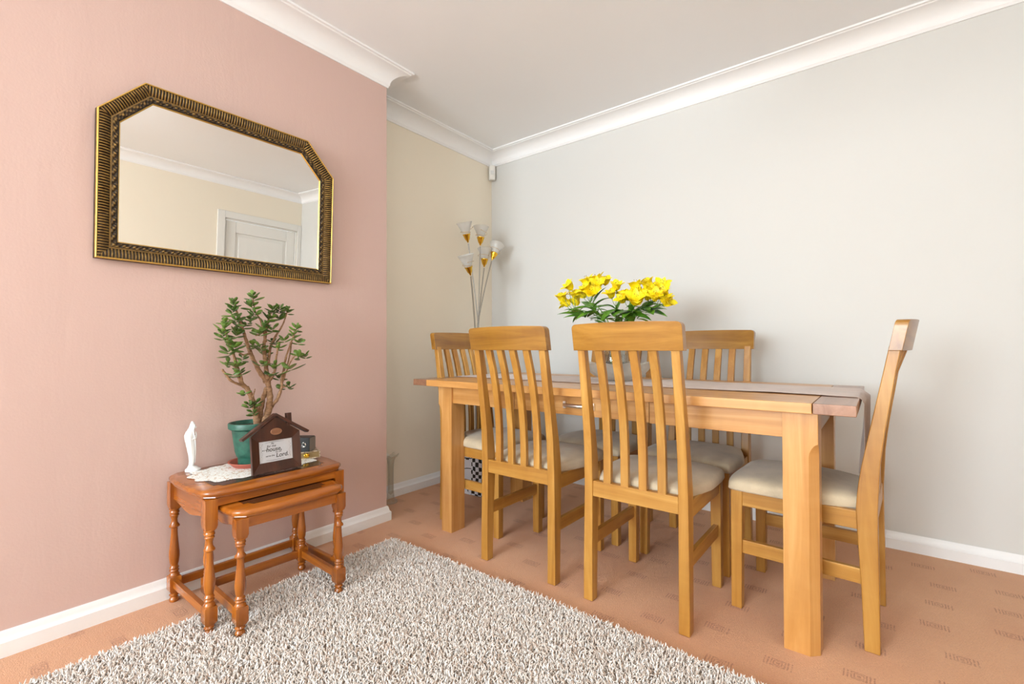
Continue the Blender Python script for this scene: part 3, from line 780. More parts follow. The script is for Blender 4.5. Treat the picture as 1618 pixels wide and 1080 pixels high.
msk = bt.math('MULTIPLY', ck.outputs['Fac'], bt.math('MAXIMUM', dense, sparse))
ln = bt.n('ShaderNodeTexWave'); ln.wave_type = 'RINGS'; ln.inputs['Scale'].default_value = 5.0; ln.inputs['Distortion'].default_value = 4.0; bt.l(v, ln.inputs[0])
lines = bt.math('MULTIPLY', bt.math('GREATER_THAN', ln.outputs['Fac'], 0.985), bt.math('LESS_THAN', u, -0.02))
msk = bt.math('MAXIMUM', msk, lines)
bt.set(Base_Color=bt.mix(msk, srgb(226,228,236), srgb(22,22,24)), Roughness=0.3)
bg = MB(); rings = []
for i in range(22):
    f = i/21; z = 0.003 + 0.33*f; ring = []
    for j in range(56):
        a = 2*PI*j/56; c, s = math.cos(a), math.sin(a)
        w = 0.165*(1-0.22*f**2); dpt = 0.055*(1-0.55*f**1.5)
        x = w*abs(c)**0.6*(1 if c >= 0 else -1); y = dpt*abs(s)**0.6*(1 if s >= 0 else -1)
        n_ = noise.noise(Vector((x*16, y*16, z*13)))*0.020 + noise.noise(Vector((x*45, y*45, z*30)))*0.007
        k = 1 if i > 0 else 0.4
        ring.append((x*(1+n_*1.5*k), y + n_*k*(0.9), z + (0.02*noise.noise(Vector((a*1.5, 0, 4))) if f > 0.8 else 0)))
    rings.append(ring)
bg.loft(rings); bo = obj('carrier_bag', bg, bt.m, smooth=50); bo.location = (0.345, -0.572, 0); bo.rotation_euler = (0,0,0.12)
setp(bo, 'crumpled white plastic carrier bag with black check print behind the left end chair', 'bag')

# ------------------------------------------------------------------ tall glass vase in the alcove
gv = MB(); R_ = []
pro = [(0.036,0.0),(0.040,0.004),(0.038,0.012),(0.030,0.020),(0.021,0.030),(0.0175,0.06),(0.0165,0.12),(0.0165,0.19),(0.018,0.225),(0.022,0.250),(0.032,0.268),(0.044,0.278)]
inn = [(0.042,0.280),(0.030,0.270),(0.020,0.252),(0.016,0.225),(0.0145,0.19),(0.0145,0.06),(0.001,0.045)]
for i, (r, z) in enumerate(pro+inn):
    ring = []
    for j in range(48):
        a = 2*PI*j/48; fr = 1 if r > 0.03 and z > 0.2 else 0
        ring.append((r*math.cos(a)*(1+0.08*fr*math.cos(6*a)), r*math.sin(a)*(1+0.08*fr*math.cos(6*a)), z+0.006*fr*math.cos(6*a)))
    R_.append(ring)
gv.loft(R_); o = obj('glass_vase', gv, 'green_glass', smooth=60); o.location = (0.085, -1.015, 0.001)
setp(o, 'tall slender glass vase with frilled lip on the carpet in the alcove corner', 'vase')

# ------------------------------------------------------------------ nest of tables
def nest_outline(x0, x1, y0, y1, bul, r=0.020):
    """outline with rounded protruding corners and bulging sides"""
    pts = []
    def side(p, q, n):
        p, q, n = Vector(p), Vector(q), Vector(n); L_ = (q-p).length; e = (q-p)/L_
        c = min(0.35, 0.075/L_)
        for i in range(25):
            f = c*0.45 + (1-0.9*c)*i/24
            g = min(f, 1-f)
            if g < c: k = g/c; off = -bul*0.9*math.sin(min(1, k)*PI)**2 if k < 1 else 0
            else: off = 0
            k2 = max(0, min(1, (g-c)/(0.16))); off += bul*(3*k2*k2-2*k2**3)
            pts.append(p + (q-p)*f + n*off)
    side((x0,y0),(x1,y0),(0,-1)); side((x1,y0),(x1,y1),(1,0)); side((x1,y1),(x0,y1),(0,1)); side((x0,y1),(x0,y0),(-1,0))
    return pts
def inset_pts(pts, d):
    n = len(pts); R = []
    for i in range(n):
        a, b = pts[i-1], pts[(i+1) % n]; e = (b-a).normalized(); R.append(pts[i] + Vector((-e.y, e.x))*d)
    return R
TURN = [(0.0165,0.0),(0.0165,-0.004),(0.013,-0.007),(0.0155,-0.012),(0.0155,-0.017),(0.0125,-0.020),(0.0150,-0.025),(0.0125,-0.030),
        (0.0095,-0.040),(0.0105,-0.052),(0.0165,-0.062),(0.0165,-0.066),(0.0105,-0.071),(0.0100,-0.080),(0.0110,-0.100),(0.0135,-0.130),(0.0162,-0.158),(0.0165,-0.172),
        (0.0145,-0.192),(0.0115,-0.205),(0.0130,-0.209),(0.0150,-0.213),(0.0130,-0.218),(0.0155,-0.223),(0.0130,-0.228),(0.0135,-0.232),(0.0175,-0.238),(0.0175,-0.242)]
def turned_leg(x, y, ztop, zb1, zb0, parent, s=0.018):
    """square head down to zb1, turned shaft to the lower block top zb0, lower block, turned foot"""
    mb = MB()
    def sq(z, w): return [(x-w,y-w,z),(x+w,y-w,z),(x+w,y+w,z),(x-w,y+w,z)]
    mb.loft([sq(zb1, s*0.82), sq(zb1+0.012, s), sq(ztop, s)])
    H = zb1-zb0; mb.lathe([(r*s/0.018, zb1 + z*H/0.242) for r, z in TURN], 20, (x,y,0))
    mb.loft([sq(0.032, s*0.62), sq(0.044, s), sq(zb0-0.004, s), sq(zb0, s*0.92)])
    mb.lathe([(0.011,0.036),(0.011,0.030),(0.0155,0.025),(0.0125,0.021),(0.0105,0.018),(0.0145,0.012),(0.0155,0.006),(0.013,0.0)], 18, (x,y,0))
    return obj('leg', mb, 'yewz', parent, smooth=30)
def nest_table(root, X0, X1, Y0, Y1, H, zb1, apz, front_z, ins=0.026):
    """local frame: x from wall to room, y along the wall"""
    out = nest_outline(X0, X1, Y0, Y1, 0.007)
    prof = [(0.011, H-0.026), (0.008, H-0.024), (0.009, H-0.020), (0.003, H-0.019), (0.0, H-0.014), (0.0, H-0.008), (0.003, H-0.003), (0.008, H)]
    top = MB(); top.loft([[(p.x, p.y, z) for p in inset_pts(out, d)] for d, z in prof]); to = obj('tabletop', top, 'yewy', root, smooth=40)
    # dark inset panel with thin gold line round it
    def panel(d, z0, z1):
        x0, x1, y0, y1 = X0+d, X1-d, Y0+d, Y1-d; c = 0.022
        P = [(x0+c,y0),(x1-c,y0),(x1-c,y0+c*0.6),(x1,y0+c),(x1,y1-c),(x1-c,y1-c*0.6),(x1-c,y1),(x0+c,y1),(x0+c,y1-c*0.6),(x0,y1-c),(x0,y0+c),(x0+c,y0+c*0.6)]
        return MB().loft([[(a,b,z0) for a,b in P], [(a,b,z1) for a,b in P]])
    obj('inlay_line', panel(0.052, H-0.002, H+0.0004), 'brass', to, label='thin gold inlay line')
    obj('inset_panel', panel(0.0545, H-0.002, H+0.0009), 'leather', to, label='dark brown inset panel')
    lx0, lx1, ly0, ly1 = X0+ins, X1-ins, Y0+ins, Y1-ins
    for x in (lx0, lx1):
        for y in (ly0, ly1): turned_leg(x, y, H-0.026, zb1, 0.092, root)
    # shaped side aprons
    for y in (ly0, ly1):
        rings = []; n = 24
        for i in range(n+1):
            f = i/n; x = lx0+0.016 + (lx1-lx0-0.032)*f
            zb = apz + 0.009*math.cos(2*PI*f)
            rings.append([(x,y-0.007,zb),(x,y+0.007,zb),(x,y+0.007,H-0.026),(x,y-0.007,H-0.026)])
        obj('side_apron', MB().loft(rings), 'yewx', root, bevel=0.001)
        obj('stretcher', MB().box(lx0+0.016, lx1-0.016, y-0.008, y+0.008, 0.052, 0.080), 'yewx', root, bevel=0.002)
    obj('rear_apron', MB().box(lx0-0.007, lx0+0.007, ly0+0.016, ly1-0.016, apz+0.01, H-0.026), 'yewy', root, bevel=0.001)
    obj('front_rail', MB().box(lx1-0.004, lx1+0.012, ly0+0.016, ly1-0.016, front_z, H-0.026), 'yewy', root, bevel=0.001)
    obj('stretcher', MB().box(lx0-0.008, lx0+0.008, ly0+0.016, ly1-0.016, 0.052, 0.080), 'yewy', root, bevel=0.002)
M['leather'] = plain('dark_inset', srgb(58,30,20), 0.25, 0.0, Coat_Weight=0.4)
NX, NY = 0.50, -1.942
NH = 0.457
big = thing('nesting_table', 'large orange brown wooden table of the nest with turned legs, carrying the plant', 'side table', (NX, NY, 0.0), 0, 'nest of two turned leg tables')
nest_table(big, -0.187, 0.191, -0.248, 0.252, NH, 0.335, 0.360, NH-0.052)
sml = thing('nesting_table', 'smaller orange brown table with dark inset top, pulled out from under the larger one', 'side table', (0.618, -1.939, 0.008), -0.03, 'nest of two turned leg tables')
nest_table(sml, -0.165, 0.172, -0.192, 0.196, 0.394, 0.305, 0.330, 0.394-0.058)

# lace doily under the plant
M['lace'] = (lambda t: (t.set(Roughness=0.9, Base_Color=t.mix(t.math('GREATER_THAN', t.noise(t.mapping(t.obj(),(1,1,0.2)), 85, 2, 0.5, 1.5), 0.585), srgb(238,240,236), srgb(196,170,140))), t.m)[1])(NT('lace'))
dl = MB(); n = 160; pts = []
for i in range(n):
    a = 2*PI*i/n; c, s = math.cos(a), math.sin(a)
    k = 1/max(abs(c)/0.128, abs(s)/0.215)**1.0; k2 = 1/math.sqrt((c/0.135)**2+(s/0.222)**2); r = 0.35*k+0.65*k2
    r *= 1 + 0.035*math.cos(18*a)
    pts.append((r*c, r*s))
dl.loft([[(x*0.97,y*0.97,0.0) for x,y in pts],[(x,y,0.001) for x,y in pts],[(x*0.97,y*0.97,0.002) for x,y in pts]])
o = obj('lace_doily', dl, 'lace', smooth=60); o.location = (0.468, -1.935, NH+0.0012); o.rotation_euler = (0,0,0.05)
setp(o, 'white lace doily with scalloped edge on the larger nest table', 'doily')
DZ0 = NH+0.0034

# plant saucer, pot and jade plant
PX, PY = 0.437, -1.942
sa = MB(); sa.lathe([(0.0,0),(0.058,0),(0.062,0.002),(0.074,0.016),(0.079,0.018),(0.079,0.020),(0.072,0.019),(0.060,0.005),(0.0,0.004)], 48)
o = obj('plant_saucer', sa, plain('terracotta_plastic', srgb(188,98,78), 0.45), smooth=40); o.location = (PX, PY, DZ0)
setp(o, 'terracotta coloured round saucer under the green plant pot', 'saucer')
PB = Vector((PX, PY, DZ0+0.0045))
pp = thing('potted_jade_plant', 'jade plant with thick woody branches in a green plastic pot on the nest table', 'plant', PB)
po = MB(); po.lathe([(0.0,0),(0.044,0),(0.045,0.004),(0.046,0.030),(0.0465,0.031),(0.050,0.036),(0.056,0.055),(0.063,0.110),(0.066,0.134),(0.072,0.138),(0.078,0.142),(0.079,0.158),(0.077,0.162),(0.071,0.162),(0.067,0.15),(0.060,0.13),(0.0,0.13)], 56)
gp = NT('green_plastic'); gp.set(Base_Color=gp.ramp(gp.noise(gp.obj(), 40, 4, 0.7), [(0.3, srgb(30,76,64)), (0.7, srgb(50,108,90))]), Roughness=0.42)
pot = obj('pot', po, gp.m, pp, smooth=35)
st = NT('potting_soil'); st.set(Base_Color=st.ramp(st.noise(st.obj(), 120, 3, 0.7), [(0.4, srgb(46,36,28)), (0.62, srgb(96,82,68)), (0.75, srgb(196,186,170))]), Roughness=1.0); st.bump(st.noise(st.obj(), 90, 3), 1.0, 0.01)
so = MB(); rings = []
for i in range(9):
    r = 0.0655*(1-i/8)+0.0005; rings.append([(r*math.cos(2*PI*j/40), r*math.sin(2*PI*j/40), 0.146+0.004*noise.noise(Vector((r*90*math.cos(2*PI*j/40), r*90*math.sin(2*PI*j/40), 0)))+0.003*i/8) for j in range(40)])
so.loft(rings); obj('soil', so, st.m, pot, smooth=60)
JB=[
([(0.455, -1.9289, 0.6024), (0.455, -1.9338, 0.6666), (0.46, -1.9476, 0.7121), (0.465, -1.9681, 0.7551), (0.467, -1.9914, 0.7854), (0.47, -2.0104, 0.8525), (0.475, -2.0277, 0.9161), (0.475, -2.0491, 0.9716)],0.0115,0.003),
([(0.465, -1.9073, 0.6005), (0.465, -1.8907, 0.6676), (0.46, -1.8837, 0.7312), (0.455, -1.8913, 0.7937), (0.455, -1.8963, 0.8537), (0.45, -1.9015, 0.9158), (0.445, -1.8897, 0.9859), (0.445, -1.8727, 1.052)],0.0135,0.003),
([(0.445, -1.9128, 0.5992), (0.443, -1.9097, 0.6629), (0.445, -1.9011, 0.7118), (0.45, -1.8914, 0.7561)],0.011,0.007),
([(0.465, -1.8859, 0.682), (0.47, -1.8612, 0.7049), (0.475, -1.8462, 0.7442), (0.475, -1.8413, 0.7918), (0.475, -1.8263, 0.8724), (0.48, -1.8057, 0.9412), (0.48, -1.7875, 0.9879)],0.0065,0.0022),
([(0.455, -1.8888, 0.7762), (0.475, -1.8737, 0.811), (0.485, -1.8711, 0.861), (0.485, -1.8639, 0.9232), (0.485, -1.8615, 0.9407)],0.0055,0.0018),
([(0.455, -1.8937, 0.7765), (0.445, -1.9229, 0.837), (0.443, -1.9456, 0.8866), (0.445, -1.9627, 0.9354), (0.45, -1.9807, 0.9881), (0.455, -1.9985, 1.0351), (0.455, -2.0118, 1.0771)],0.009,0.0025),
([(0.455, -1.8866, 0.8484), (0.443, -1.8739, 0.9158), (0.44, -1.8477, 0.9668), (0.44, -1.8224, 1.0086), (0.44, -1.8017, 1.0718)],0.0055,0.002),
([(0.45, -1.8943, 0.9358), (0.455, -1.9135, 1.0098), (0.46, -1.937, 1.0527), (0.46, -1.9488, 1.1055)],0.004,0.0018),
([(0.465, -1.9659, 0.7621), (0.475, -2.0012, 0.7769), (0.483, -2.0325, 0.7932), (0.485, -2.0544, 0.8221), (0.485, -2.0607, 0.8361)],0.0048,0.0035),
([(0.475, -1.8388, 0.7765), (0.485, -1.8235, 0.8344), (0.49, -1.7977, 0.8797), (0.495, -1.7685, 0.8766)],0.0035,0.0015),
([(0.46, -1.9476, 0.7073), (0.475, -1.9495, 0.7374), (0.477, -1.9458, 0.7565)],0.003,0.0018),
([(0.455, -1.9361, 0.6522), (0.475, -1.9517, 0.6943), (0.48, -1.9584, 0.7097)],0.0028,0.0015),
([(0.465, -1.9862, 0.7731), (0.485, -2.001, 0.8173), (0.49, -2.0247, 0.8464)],0.004,0.0018),
([(0.445, -1.9511, 0.8916), (0.475, -1.9883, 0.8875), (0.485, -2.0186, 0.9067)],0.004,0.0018),
([(0.475, -1.8387, 0.7537), (0.485, -1.8259, 0.766), (0.485, -1.8156, 0.7577)],0.0025,0.0015),
([(0.435, -1.8671, 0.6575), (0.435, -1.8473, 0.7012), (0.435, -1.8296, 0.7433)],0.0025,0.0025),
([(0.48, -1.8057, 0.9361), (0.465, -1.8059, 0.8847), (0.455, -1.8164, 0.8282)],0.0025,0.0025),
([(0.445, -1.8922, 0.9859), (0.465, -1.9249, 0.9649), (0.475, -1.9432, 0.9595)],0.003,0.0018),
]
JC=[
(0.455, -2.0118, 1.0794, 7, 0.03),(0.465, -2.0221, 1.0452, 6, 0.034),(0.465, -2.009, 1.0152, 6, 0.036),(0.475, -2.0554, 0.9829, 6, 0.032),(0.475, -2.0574, 0.9553, 6, 0.032),(0.485, -2.0401, 0.9392, 6, 0.032),(0.455, -2.0027, 0.966, 7, 0.034),(0.425, -1.9661, 0.9965, 5, 0.034),(0.46, -1.9465, 1.1081, 6, 0.034),(0.465, -1.9531, 1.0733, 6, 0.034),(0.475, -1.9457, 1.0418, 4, 0.036),(0.445, -1.8653, 1.0651, 6, 0.032),(0.445, -1.8377, 1.0668, 6, 0.032),(0.44, -1.8017, 1.064, 6, 0.028),(0.455, -1.8797, 1.0286, 7, 0.036),(0.425, -1.8332, 1.0345, 5, 0.034),(0.465, -1.906, 0.9998, 6, 0.032),(0.475, -1.9269, 0.9695, 5, 0.036),(0.455, -1.8722, 0.9862, 5, 0.03),(0.48, -1.7875, 0.9931, 7, 0.026),(0.48, -1.798, 0.9644, 6, 0.03),(0.485, -1.782, 0.9336, 3, 0.034),(0.475, -1.8341, 0.9461, 5, 0.03),(0.475, -1.8567, 0.9157, 4, 0.028),(0.435, -1.9353, 0.9209, 4, 0.036),(0.455, -1.9156, 0.9109, 4, 0.036),(0.49, -2.0228, 0.9137, 6, 0.044),(0.495, -2.0459, 0.8954, 4, 0.044),(0.495, -2.0478, 0.8542, 4, 0.028),(0.49, -2.0161, 0.8485, 5, 0.032),(0.485, -2.001, 0.822, 4, 0.03),(0.49, -2.0289, 0.8141, 3, 0.03),(0.475, -1.9905, 0.8733, 4, 0.026),(0.495, -1.7845, 0.8821, 5, 0.034),(0.49, -1.7551, 0.879, 4, 0.028),(0.5, -1.8207, 0.8296, 3, 0.052),(0.485, -1.876, 0.8412, 4, 0.032),(0.475, -1.8859, 0.8066, 3, 0.03),(0.435, -1.8348, 0.7925, 4, 0.03),(0.485, -1.8182, 0.7579, 4, 0.028),(0.455, -1.8316, 0.7522, 3, 0.028),(0.475, -1.9425, 0.6982, 5, 0.028),(0.48, -1.9697, 0.6964, 5, 0.028),(0.475, -1.9516, 0.6654, 4, 0.026),(0.465, -1.9816, 0.7394, 2, 0.026),(0.475, -1.9219, 0.8499, 3, 0.03),(0.425, -1.8829, 0.8855, 5, 0.034),(0.425, -1.9431, 1.0219, 5, 0.032),(0.445, -2.038, 1.0053, 5, 0.03),(0.425, -1.8482, 0.9363, 5, 0.03),]

rnd = random.Random(11)
bkm = NT('jade_bark'); bn = bkm.noise(bkm.mapping(bkm.obj(), (1,1,2.4)), 60, 4, 0.7)
bkm.set(Base_Color=bkm.ramp(bn, [(0.3, srgb(112,80,54)), (0.6, srgb(164,126,92)), (0.8, srgb(196,164,126))]), Roughness=0.8); bkm.bump(bn, 0.8, 0.004)
br = MB()
for pts, r0, r1 in JB:
    P = [Vector(p)-PB for p in pts]; n = len(P); R = [r0+(r1-r0)*i/(n-1) for i in range(n)]
    P, R = smooth_path(P, R, 7)
    for i in range(len(P)):
        P[i] += Vector((noise.noise(P[i]*45), noise.noise(P[i]*45+Vector((9,0,0))), 0))*0.0022
        R[i] *= 1.08 + 0.10*math.sin(i*2.1) + 0.18*noise.noise(P[i]*70)
    br.tube(P, R, 10)
obj('woody_stem', br, bkm.m, pp, smooth=70)
lf = NT('jade_leaf'); lf.set(Base_Color=lf.ramp(lf.noise(lf.obj(), 18, 3), [(0.35, srgb(56,84,32)), (0.65, srgb(110,140,60))]), Roughness=0.28, Coat_Weight=0.3)
fl = MB()
def jade_leaf(mb, base, d, up, L_, W_):
    d = Vector(d).normalized(); side = d.cross(Vector(up)).normalized(); upv = side.cross(d).normalized()
    rings = []; n = 9; cup = rnd.uniform(0.05, 0.3)
    for i in range(n+1):
        t = i/n; w = W_*0.5*(0.14*(1-t) + math.sin(PI*min(1, (t*0.93+0.02)**1.45))**0.75) if i < n else W_*0.06
        th = 0.0027*math.sin(PI*(0.12+0.84*t)) + 0.0003
        c = Vector(base) + d*(L_*t) + upv*(cup*L_*(t**2)*(0.6))
        rings.append([tuple(c + side*(w*math.cos(2*PI*j/10)) + upv*(th*math.sin(2*PI*j/10) + 0.12*w*abs(math.cos(2*PI*j/10)))) for j in range(10)])
    mb.loft(rings)
for (x, y, z, n, s) in JC:
    c = Vector((x,y,z))-PB
    axis = Vector((rnd.uniform(-.4,.4), rnd.uniform(-.35,.35), 1)).normalized()
    _, a, b = basis(axis); ph = rnd.uniform(0, PI)
    npairs = max(2, (n+2)//2)
    for k_ in range(npairs):
        for sgn in (0, 1):
            an = ph + k_*PI/2 + sgn*PI + rnd.uniform(-.2,.2); rad = a*math.cos(an)+b*math.sin(an)
            lift = rnd.uniform(-0.1, 0.45) + 0.2*k_
            L_ = s*1.22*rnd.uniform(0.78, 1.12)*(1-0.11*k_)
            base = c + axis*(0.007*(k_-npairs/2)) + rad*0.0015
            jade_leaf(fl, base, rad + axis*lift, axis, L_, L_*rnd.uniform(0.46,0.58))
    if n % 2: jade_leaf(fl, c, axis*0.5 + Vector((rnd.uniform(-1,1), rnd.uniform(-1,1), -0.2)), Vector((0.6,-0.4,0.6)), s*0.9, s*0.5)
obj('foliage', fl, lf.m, pp, smooth=70)

# ------------------------------------------------------------------ white figurine
fg = MB(); rings = []
# (z, centre along wall, half width, half depth)
spine = [(0.0,0.003,0.0245,0.020),(0.006,0.004,0.0255,0.021),(0.014,0.002,0.0165,0.017),(0.022,-0.002,0.0085,0.013),(0.036,0.0,0.0090,0.012),(0.055,0.0,0.0108,0.013),(0.078,-0.002,0.0130,0.014),
         (0.098,-0.004,0.0145,0.0155),(0.118,-0.0065,0.0158,0.017),(0.132,-0.0080,0.0160,0.0165),(0.143,-0.0065,0.0140,0.0145),(0.152,-0.003,0.0115,0.0115),(0.161,0.0,0.0095,0.0095),(0.170,0.0015,0.0085,0.0085),(0.177,0.002,0.0065,0.0068),(0.182,0.001,0.0035,0.004),(0.184,0.0005,0.0008,0.001)]
NS = 40
P = [Vector((c,w,d)) for z,c,w,d in spine]; Z = [s[0] for s in spine]
fine = []
for i in range(len(spine)-1):
    for k_ in range(4):
        t = k_/4; a_, b_ = spine[i], spine[i+1]; fine.append(tuple(a_[q]+(b_[q]-a_[q])*(3*t*t-2*t**3 if q else t) for q in range(4)))
fine.append(spine[-1])
for z, c, w, d in fine:
    ring = []
    for j in range(NS):
        a = 2*PI*j/NS
        fold = 0.0
        if z < 0.13: fold = 0.055*math.sin(7*a + z*20)*max(0, min(1, (z-0.016)/0.03))*(0.7)
        ring.append((d*math.sin(a)*(1+fold), c + w*math.cos(a)*(1+fold), z))
    rings.append(ring)
fg.loft(rings)
porc = plain('white_porcelain', srgb(250,250,250), 0.2, 0.0, Coat_Weight=0.5)
fr_ = thing('religious_figurine', 'slim white porcelain figurine of a veiled praying woman on the nest table', 'figurine', (0.345, -2.112, NH+0.001), -0.15)
obj('robe', fg, porc, fr_, smooth=60)
hd = MB()
def ellips(mb, c, r, seg=16, rot=None):
    rings = []
    for i in range(1, 12):
        t = PI*i/12; rings.append([(c[0]+r[0]*math.sin(t)*math.cos(2*PI*j/seg), c[1]+r[1]*math.sin(t)*math.sin(2*PI*j/seg), c[2]-r[2]*math.cos(t)) for j in range(seg)])
    mb.loft(rings)
# face set into the veil, looking down towards the hands
ellips(hd, (0.0045, 0.0065, 0.1625), (0.0056, 0.0055, 0.0078)); ellips(hd, (0.0062, 0.0120, 0.1612), (0.0010, 0.0016, 0.0019)); ellips(hd, (0.0055,0.0110,0.1570),(0.0016,0.0012,0.0006))
hd.tube([(0.004,0.004,0.156),(0.002,0.003,0.146)], 0.0036, 10)
obj('face', hd, porc, fr_, smooth=60)
hn = MB()
for s in (-1, 1):   # forearms rising to joined hands, fingers laid together
    hn.tube([(0.004+s*0.008, -0.004, 0.118), (0.005+s*0.006, 0.008, 0.121), (0.004+s*0.0018, 0.0125, 0.133)], [0.0045,0.004,0.0022], 10, sub=3)
    hn.tube([(0.004+s*0.0016, 0.0125, 0.132), (0.004+s*0.0013, 0.0118, 0.139), (0.004+s*0.0009, 0.0108, 0.145)], [0.0024,0.0020,0.0008], 10, sub=3)
    hn.tube([(0.004+s*0.0018,0.0118,0.134),(0.004+s*0.0012,0.0095,0.139)], [0.001,0.0006], 6)
obj('praying_hands', hn, porc, fr_, smooth=60)
vl = MB()   # veil edges falling either side of the face and a long fold down the front
for s in (-1, 1):
    vl.tube([(0.004+s*0.003,0.0075,0.1715),(0.004+s*0.0068,0.006,0.163),(0.004+s*0.0085,0.003,0.152),(0.003+s*0.011,0.004,0.138),(0.003+s*0.010,0.0075,0.118),(0.003+s*0.007,0.0098,0.09),(0.003+s*0.004,0.0100,0.055),(0.002+s*0.005,0.0086,0.03)], [0.0012,0.0014,0.0018,0.002,0.002,0.0018,0.0015,0.001], 8, sub=4)
obj('veil_folds', vl, porc, fr_, smooth=60)

# ------------------------------------------------------------------ house shaped picture frame
HF = Vector((0.603, -1.9235, NH+0.004))
hf = thing('house_picture_frame', 'dark wooden house shaped picture frame with a printed verse, leaning on the nest table', 'picture frame', HF)
hf.rotation_euler = (math.radians(0), math.radians(-7), 0.0)
TH = 0.014; Wd = 0.0885; EV = 0.135; AP = 0.197
# front: wall body with an opening, built as four mitred boards plus gable  (x = thickness, y = width, z = height)
oy, oz0, oz1 = 0.0600, 0.036, 0.112
fb = MB()
def board(P, t0=0.0, t1=TH, inner=()):  # P polygon (y,z)
    r1 = [(t1 - (0.006 if i in inner else 0), y, z) for i, (y, z) in enumerate(P)]
    fb.loft([[(t0,y,z) for y,z in P], r1])
board([(-Wd,0),(Wd,0),(oy,oz0),(-oy,oz0)], inner=(2,3)); board([(Wd,0),(Wd,EV),(oy,oz1),(oy,oz0)], inner=(2,3))
board([(-Wd,EV),(-Wd,0),(-oy,oz0),(-oy,oz1)], inner=(2,3)); board([(-oy,oz1),(oy,oz1),(Wd,EV),(0,AP),(-Wd,EV)], inner=(0,1))
obj('body', fb, 'darkz', hf, bevel=0.0008)
rf = MB()
for s in (-1, 1):
    e = Vector((s*0.118, 0.1235)); a = Vector((0.0, 0.2065)); d_ = (e-a).normalized(); nrm = Vector((-d_.y, d_.x)); 
    if nrm.y < 0: nrm = -nrm
    P = [a - nrm*0.002, e, e + nrm*0.009, a + nrm*0.009]
    P[0] = Vector((0, 0.199)); P[3] = Vector((0, 0.2105))
    rf.loft([[(-0.004,p.x,p.y) for p in P], [(TH+0.008,p.x,p.y) for p in P]])
obj('roof', rf, 'darky', hf, bevel=0.0008)
ch = MB(); ch.box(-0.001, TH+0.001, 0.042, 0.060, 0.160, 0.2065); obj('chimney', ch, 'darkz', hf, bevel=0.0008)
pa = MB(); pa.box(0.003, 0.0050, -oy, oy, oz0, oz1); card = obj('card', pa, plain('printed_card', srgb(222,220,226), 0.6), hf, label='white card printed with a verse')
gl_ = MB(); gl_.box(0.0068, 0.0074, -oy, oy, oz0, oz1); obj('glazing', gl_, 'pane', hf)
ink = plain('black_ink', srgb(30,26,30), 0.7)
def text(s, size, y, z, parent, mat, x=0.00505, ext=0.00008, shear=0.0, off=0.0003, rot=0.0):
    cu = bpy.data.curves.new('verse', 'FONT'); cu.body = s; cu.size = size; cu.align_x = 'CENTER'; cu.align_y = 'CENTER'; cu.extrude = ext; cu.shear = shear; cu.offset = off
    tmp = bpy.data.objects.new('tmp', cu); COL.objects.link(tmp); dg = bpy.context.evaluated_depsgraph_get(); dg.update()
    me = bpy.data.meshes.new_from_object(tmp.evaluated_get(dg)); bpy.data.objects.remove(tmp)
    for v in me.vertices:   # text plane (x,y) -> frame plane (y,z)
        cx_, cy_, cz_ = v.co
        X_, Y_ = cx_*math.cos(rot)-cy_*math.sin(rot), cx_*math.sin(rot)+cy_*math.cos(rot)
        v.co = (x + cz_, y + X_, z + Y_)
    me.materials.clear(); me.materials.append(mat)
    o = bpy.data.objects.new('lettering', me); COL.objects.link(o); o.parent = parent; return o
for s, sz, y, z, sh in (('As', 0.010, -0.012, 0.1015, .2), ('for me', 0.0120, -0.016, 0.0925, .2), ('and my', 0.0065, -0.040, 0.0800, .1), ('house,', 0.0215, -0.007, 0.0800, .15),
                        ('we will', 0.0075, 0.008, 0.0690, .2), ('serve the', 0.0085, -0.022, 0.0580, .2), ('Lord.', 0.0215, 0.022, 0.0560, .15)):
    text(s, sz, y, z, card, ink, shear=sh, off=0.00035 if sz > 0.015 else 0.00015)
sw = MB()   # curved rules above and below, and small sprigs in the margins
for zc, sg in ((0.106, 1), (0.042, -1)):
    sw.tube([(0.0052, -0.038, zc-0.001*sg), (0.0052, -0.01, zc+0.001*sg), (0.0052, 0.03, zc-0.0005*sg)], [0.0002,0.0008,0.0002], 6, sub=6)
rr_ = random.Random(3)
for s in (-1, 1):
    for k_ in range(11):
        y, z = s*0.050 + rr_.uniform(-.003,.003), 0.046 + k_*0.0055
        sw.tube([(0.0052,y,z),(0.0052,y+rr_.uniform(-.004,.004),z+rr_.uniform(.001,.004))], 0.00045, 5)
obj('ornament', sw, plain('grey_ink', srgb(96,88,100), 0.7), card)
pq = MB(); rings = []
for r, x in ((1.0, TH-0.001), (1.0, TH+0.0012), (0.93, TH+0.0022), (0.88, TH+0.0012), (0.02, TH+0.0012)):
    rings.append([(x, 0.0205*r*math.cos(2*PI*j/40), 0.1435+0.0125*r*math.sin(2*PI*j/40)) for j in range(40)])
pq.loft(rings); plq = obj('oval_plaque', pq, plain('copper_plaque', srgb(176,132,104), 0.35, 0.7), hf, smooth=40, label='oval copper coloured plaque')
em = MB()
for k_ in range(3):
    w = (0.013, 0.0150, 0.012)[k_]; z = 0.1435 + (1-k_)*0.0048
    for q in range(9 if k_ == 1 else 6):
        y = -w + 2*w*q/(8 if k_ == 1 else 5); em.box(TH+0.001, TH+0.0022, y-0.0008, y+0.0008, z-0.0017, z+0.0017)
obj('relief', em, plain('aged_copper', srgb(120,84,66), 0.5, 0.5), plq)
prp = MB(); prp.loft([[(-0.001,-0.02,0.012),(-0.001,0.02,0.012),(-0.004,0.02,0.012),(-0.004,-0.02,0.012)],[(-0.001,-0.012,0.13),(-0.001,0.012,0.13),(-0.004,0.012,0.13),(-0.004,-0.012,0.13)]])
obj('easel_back', prp, 'darkz', hf)

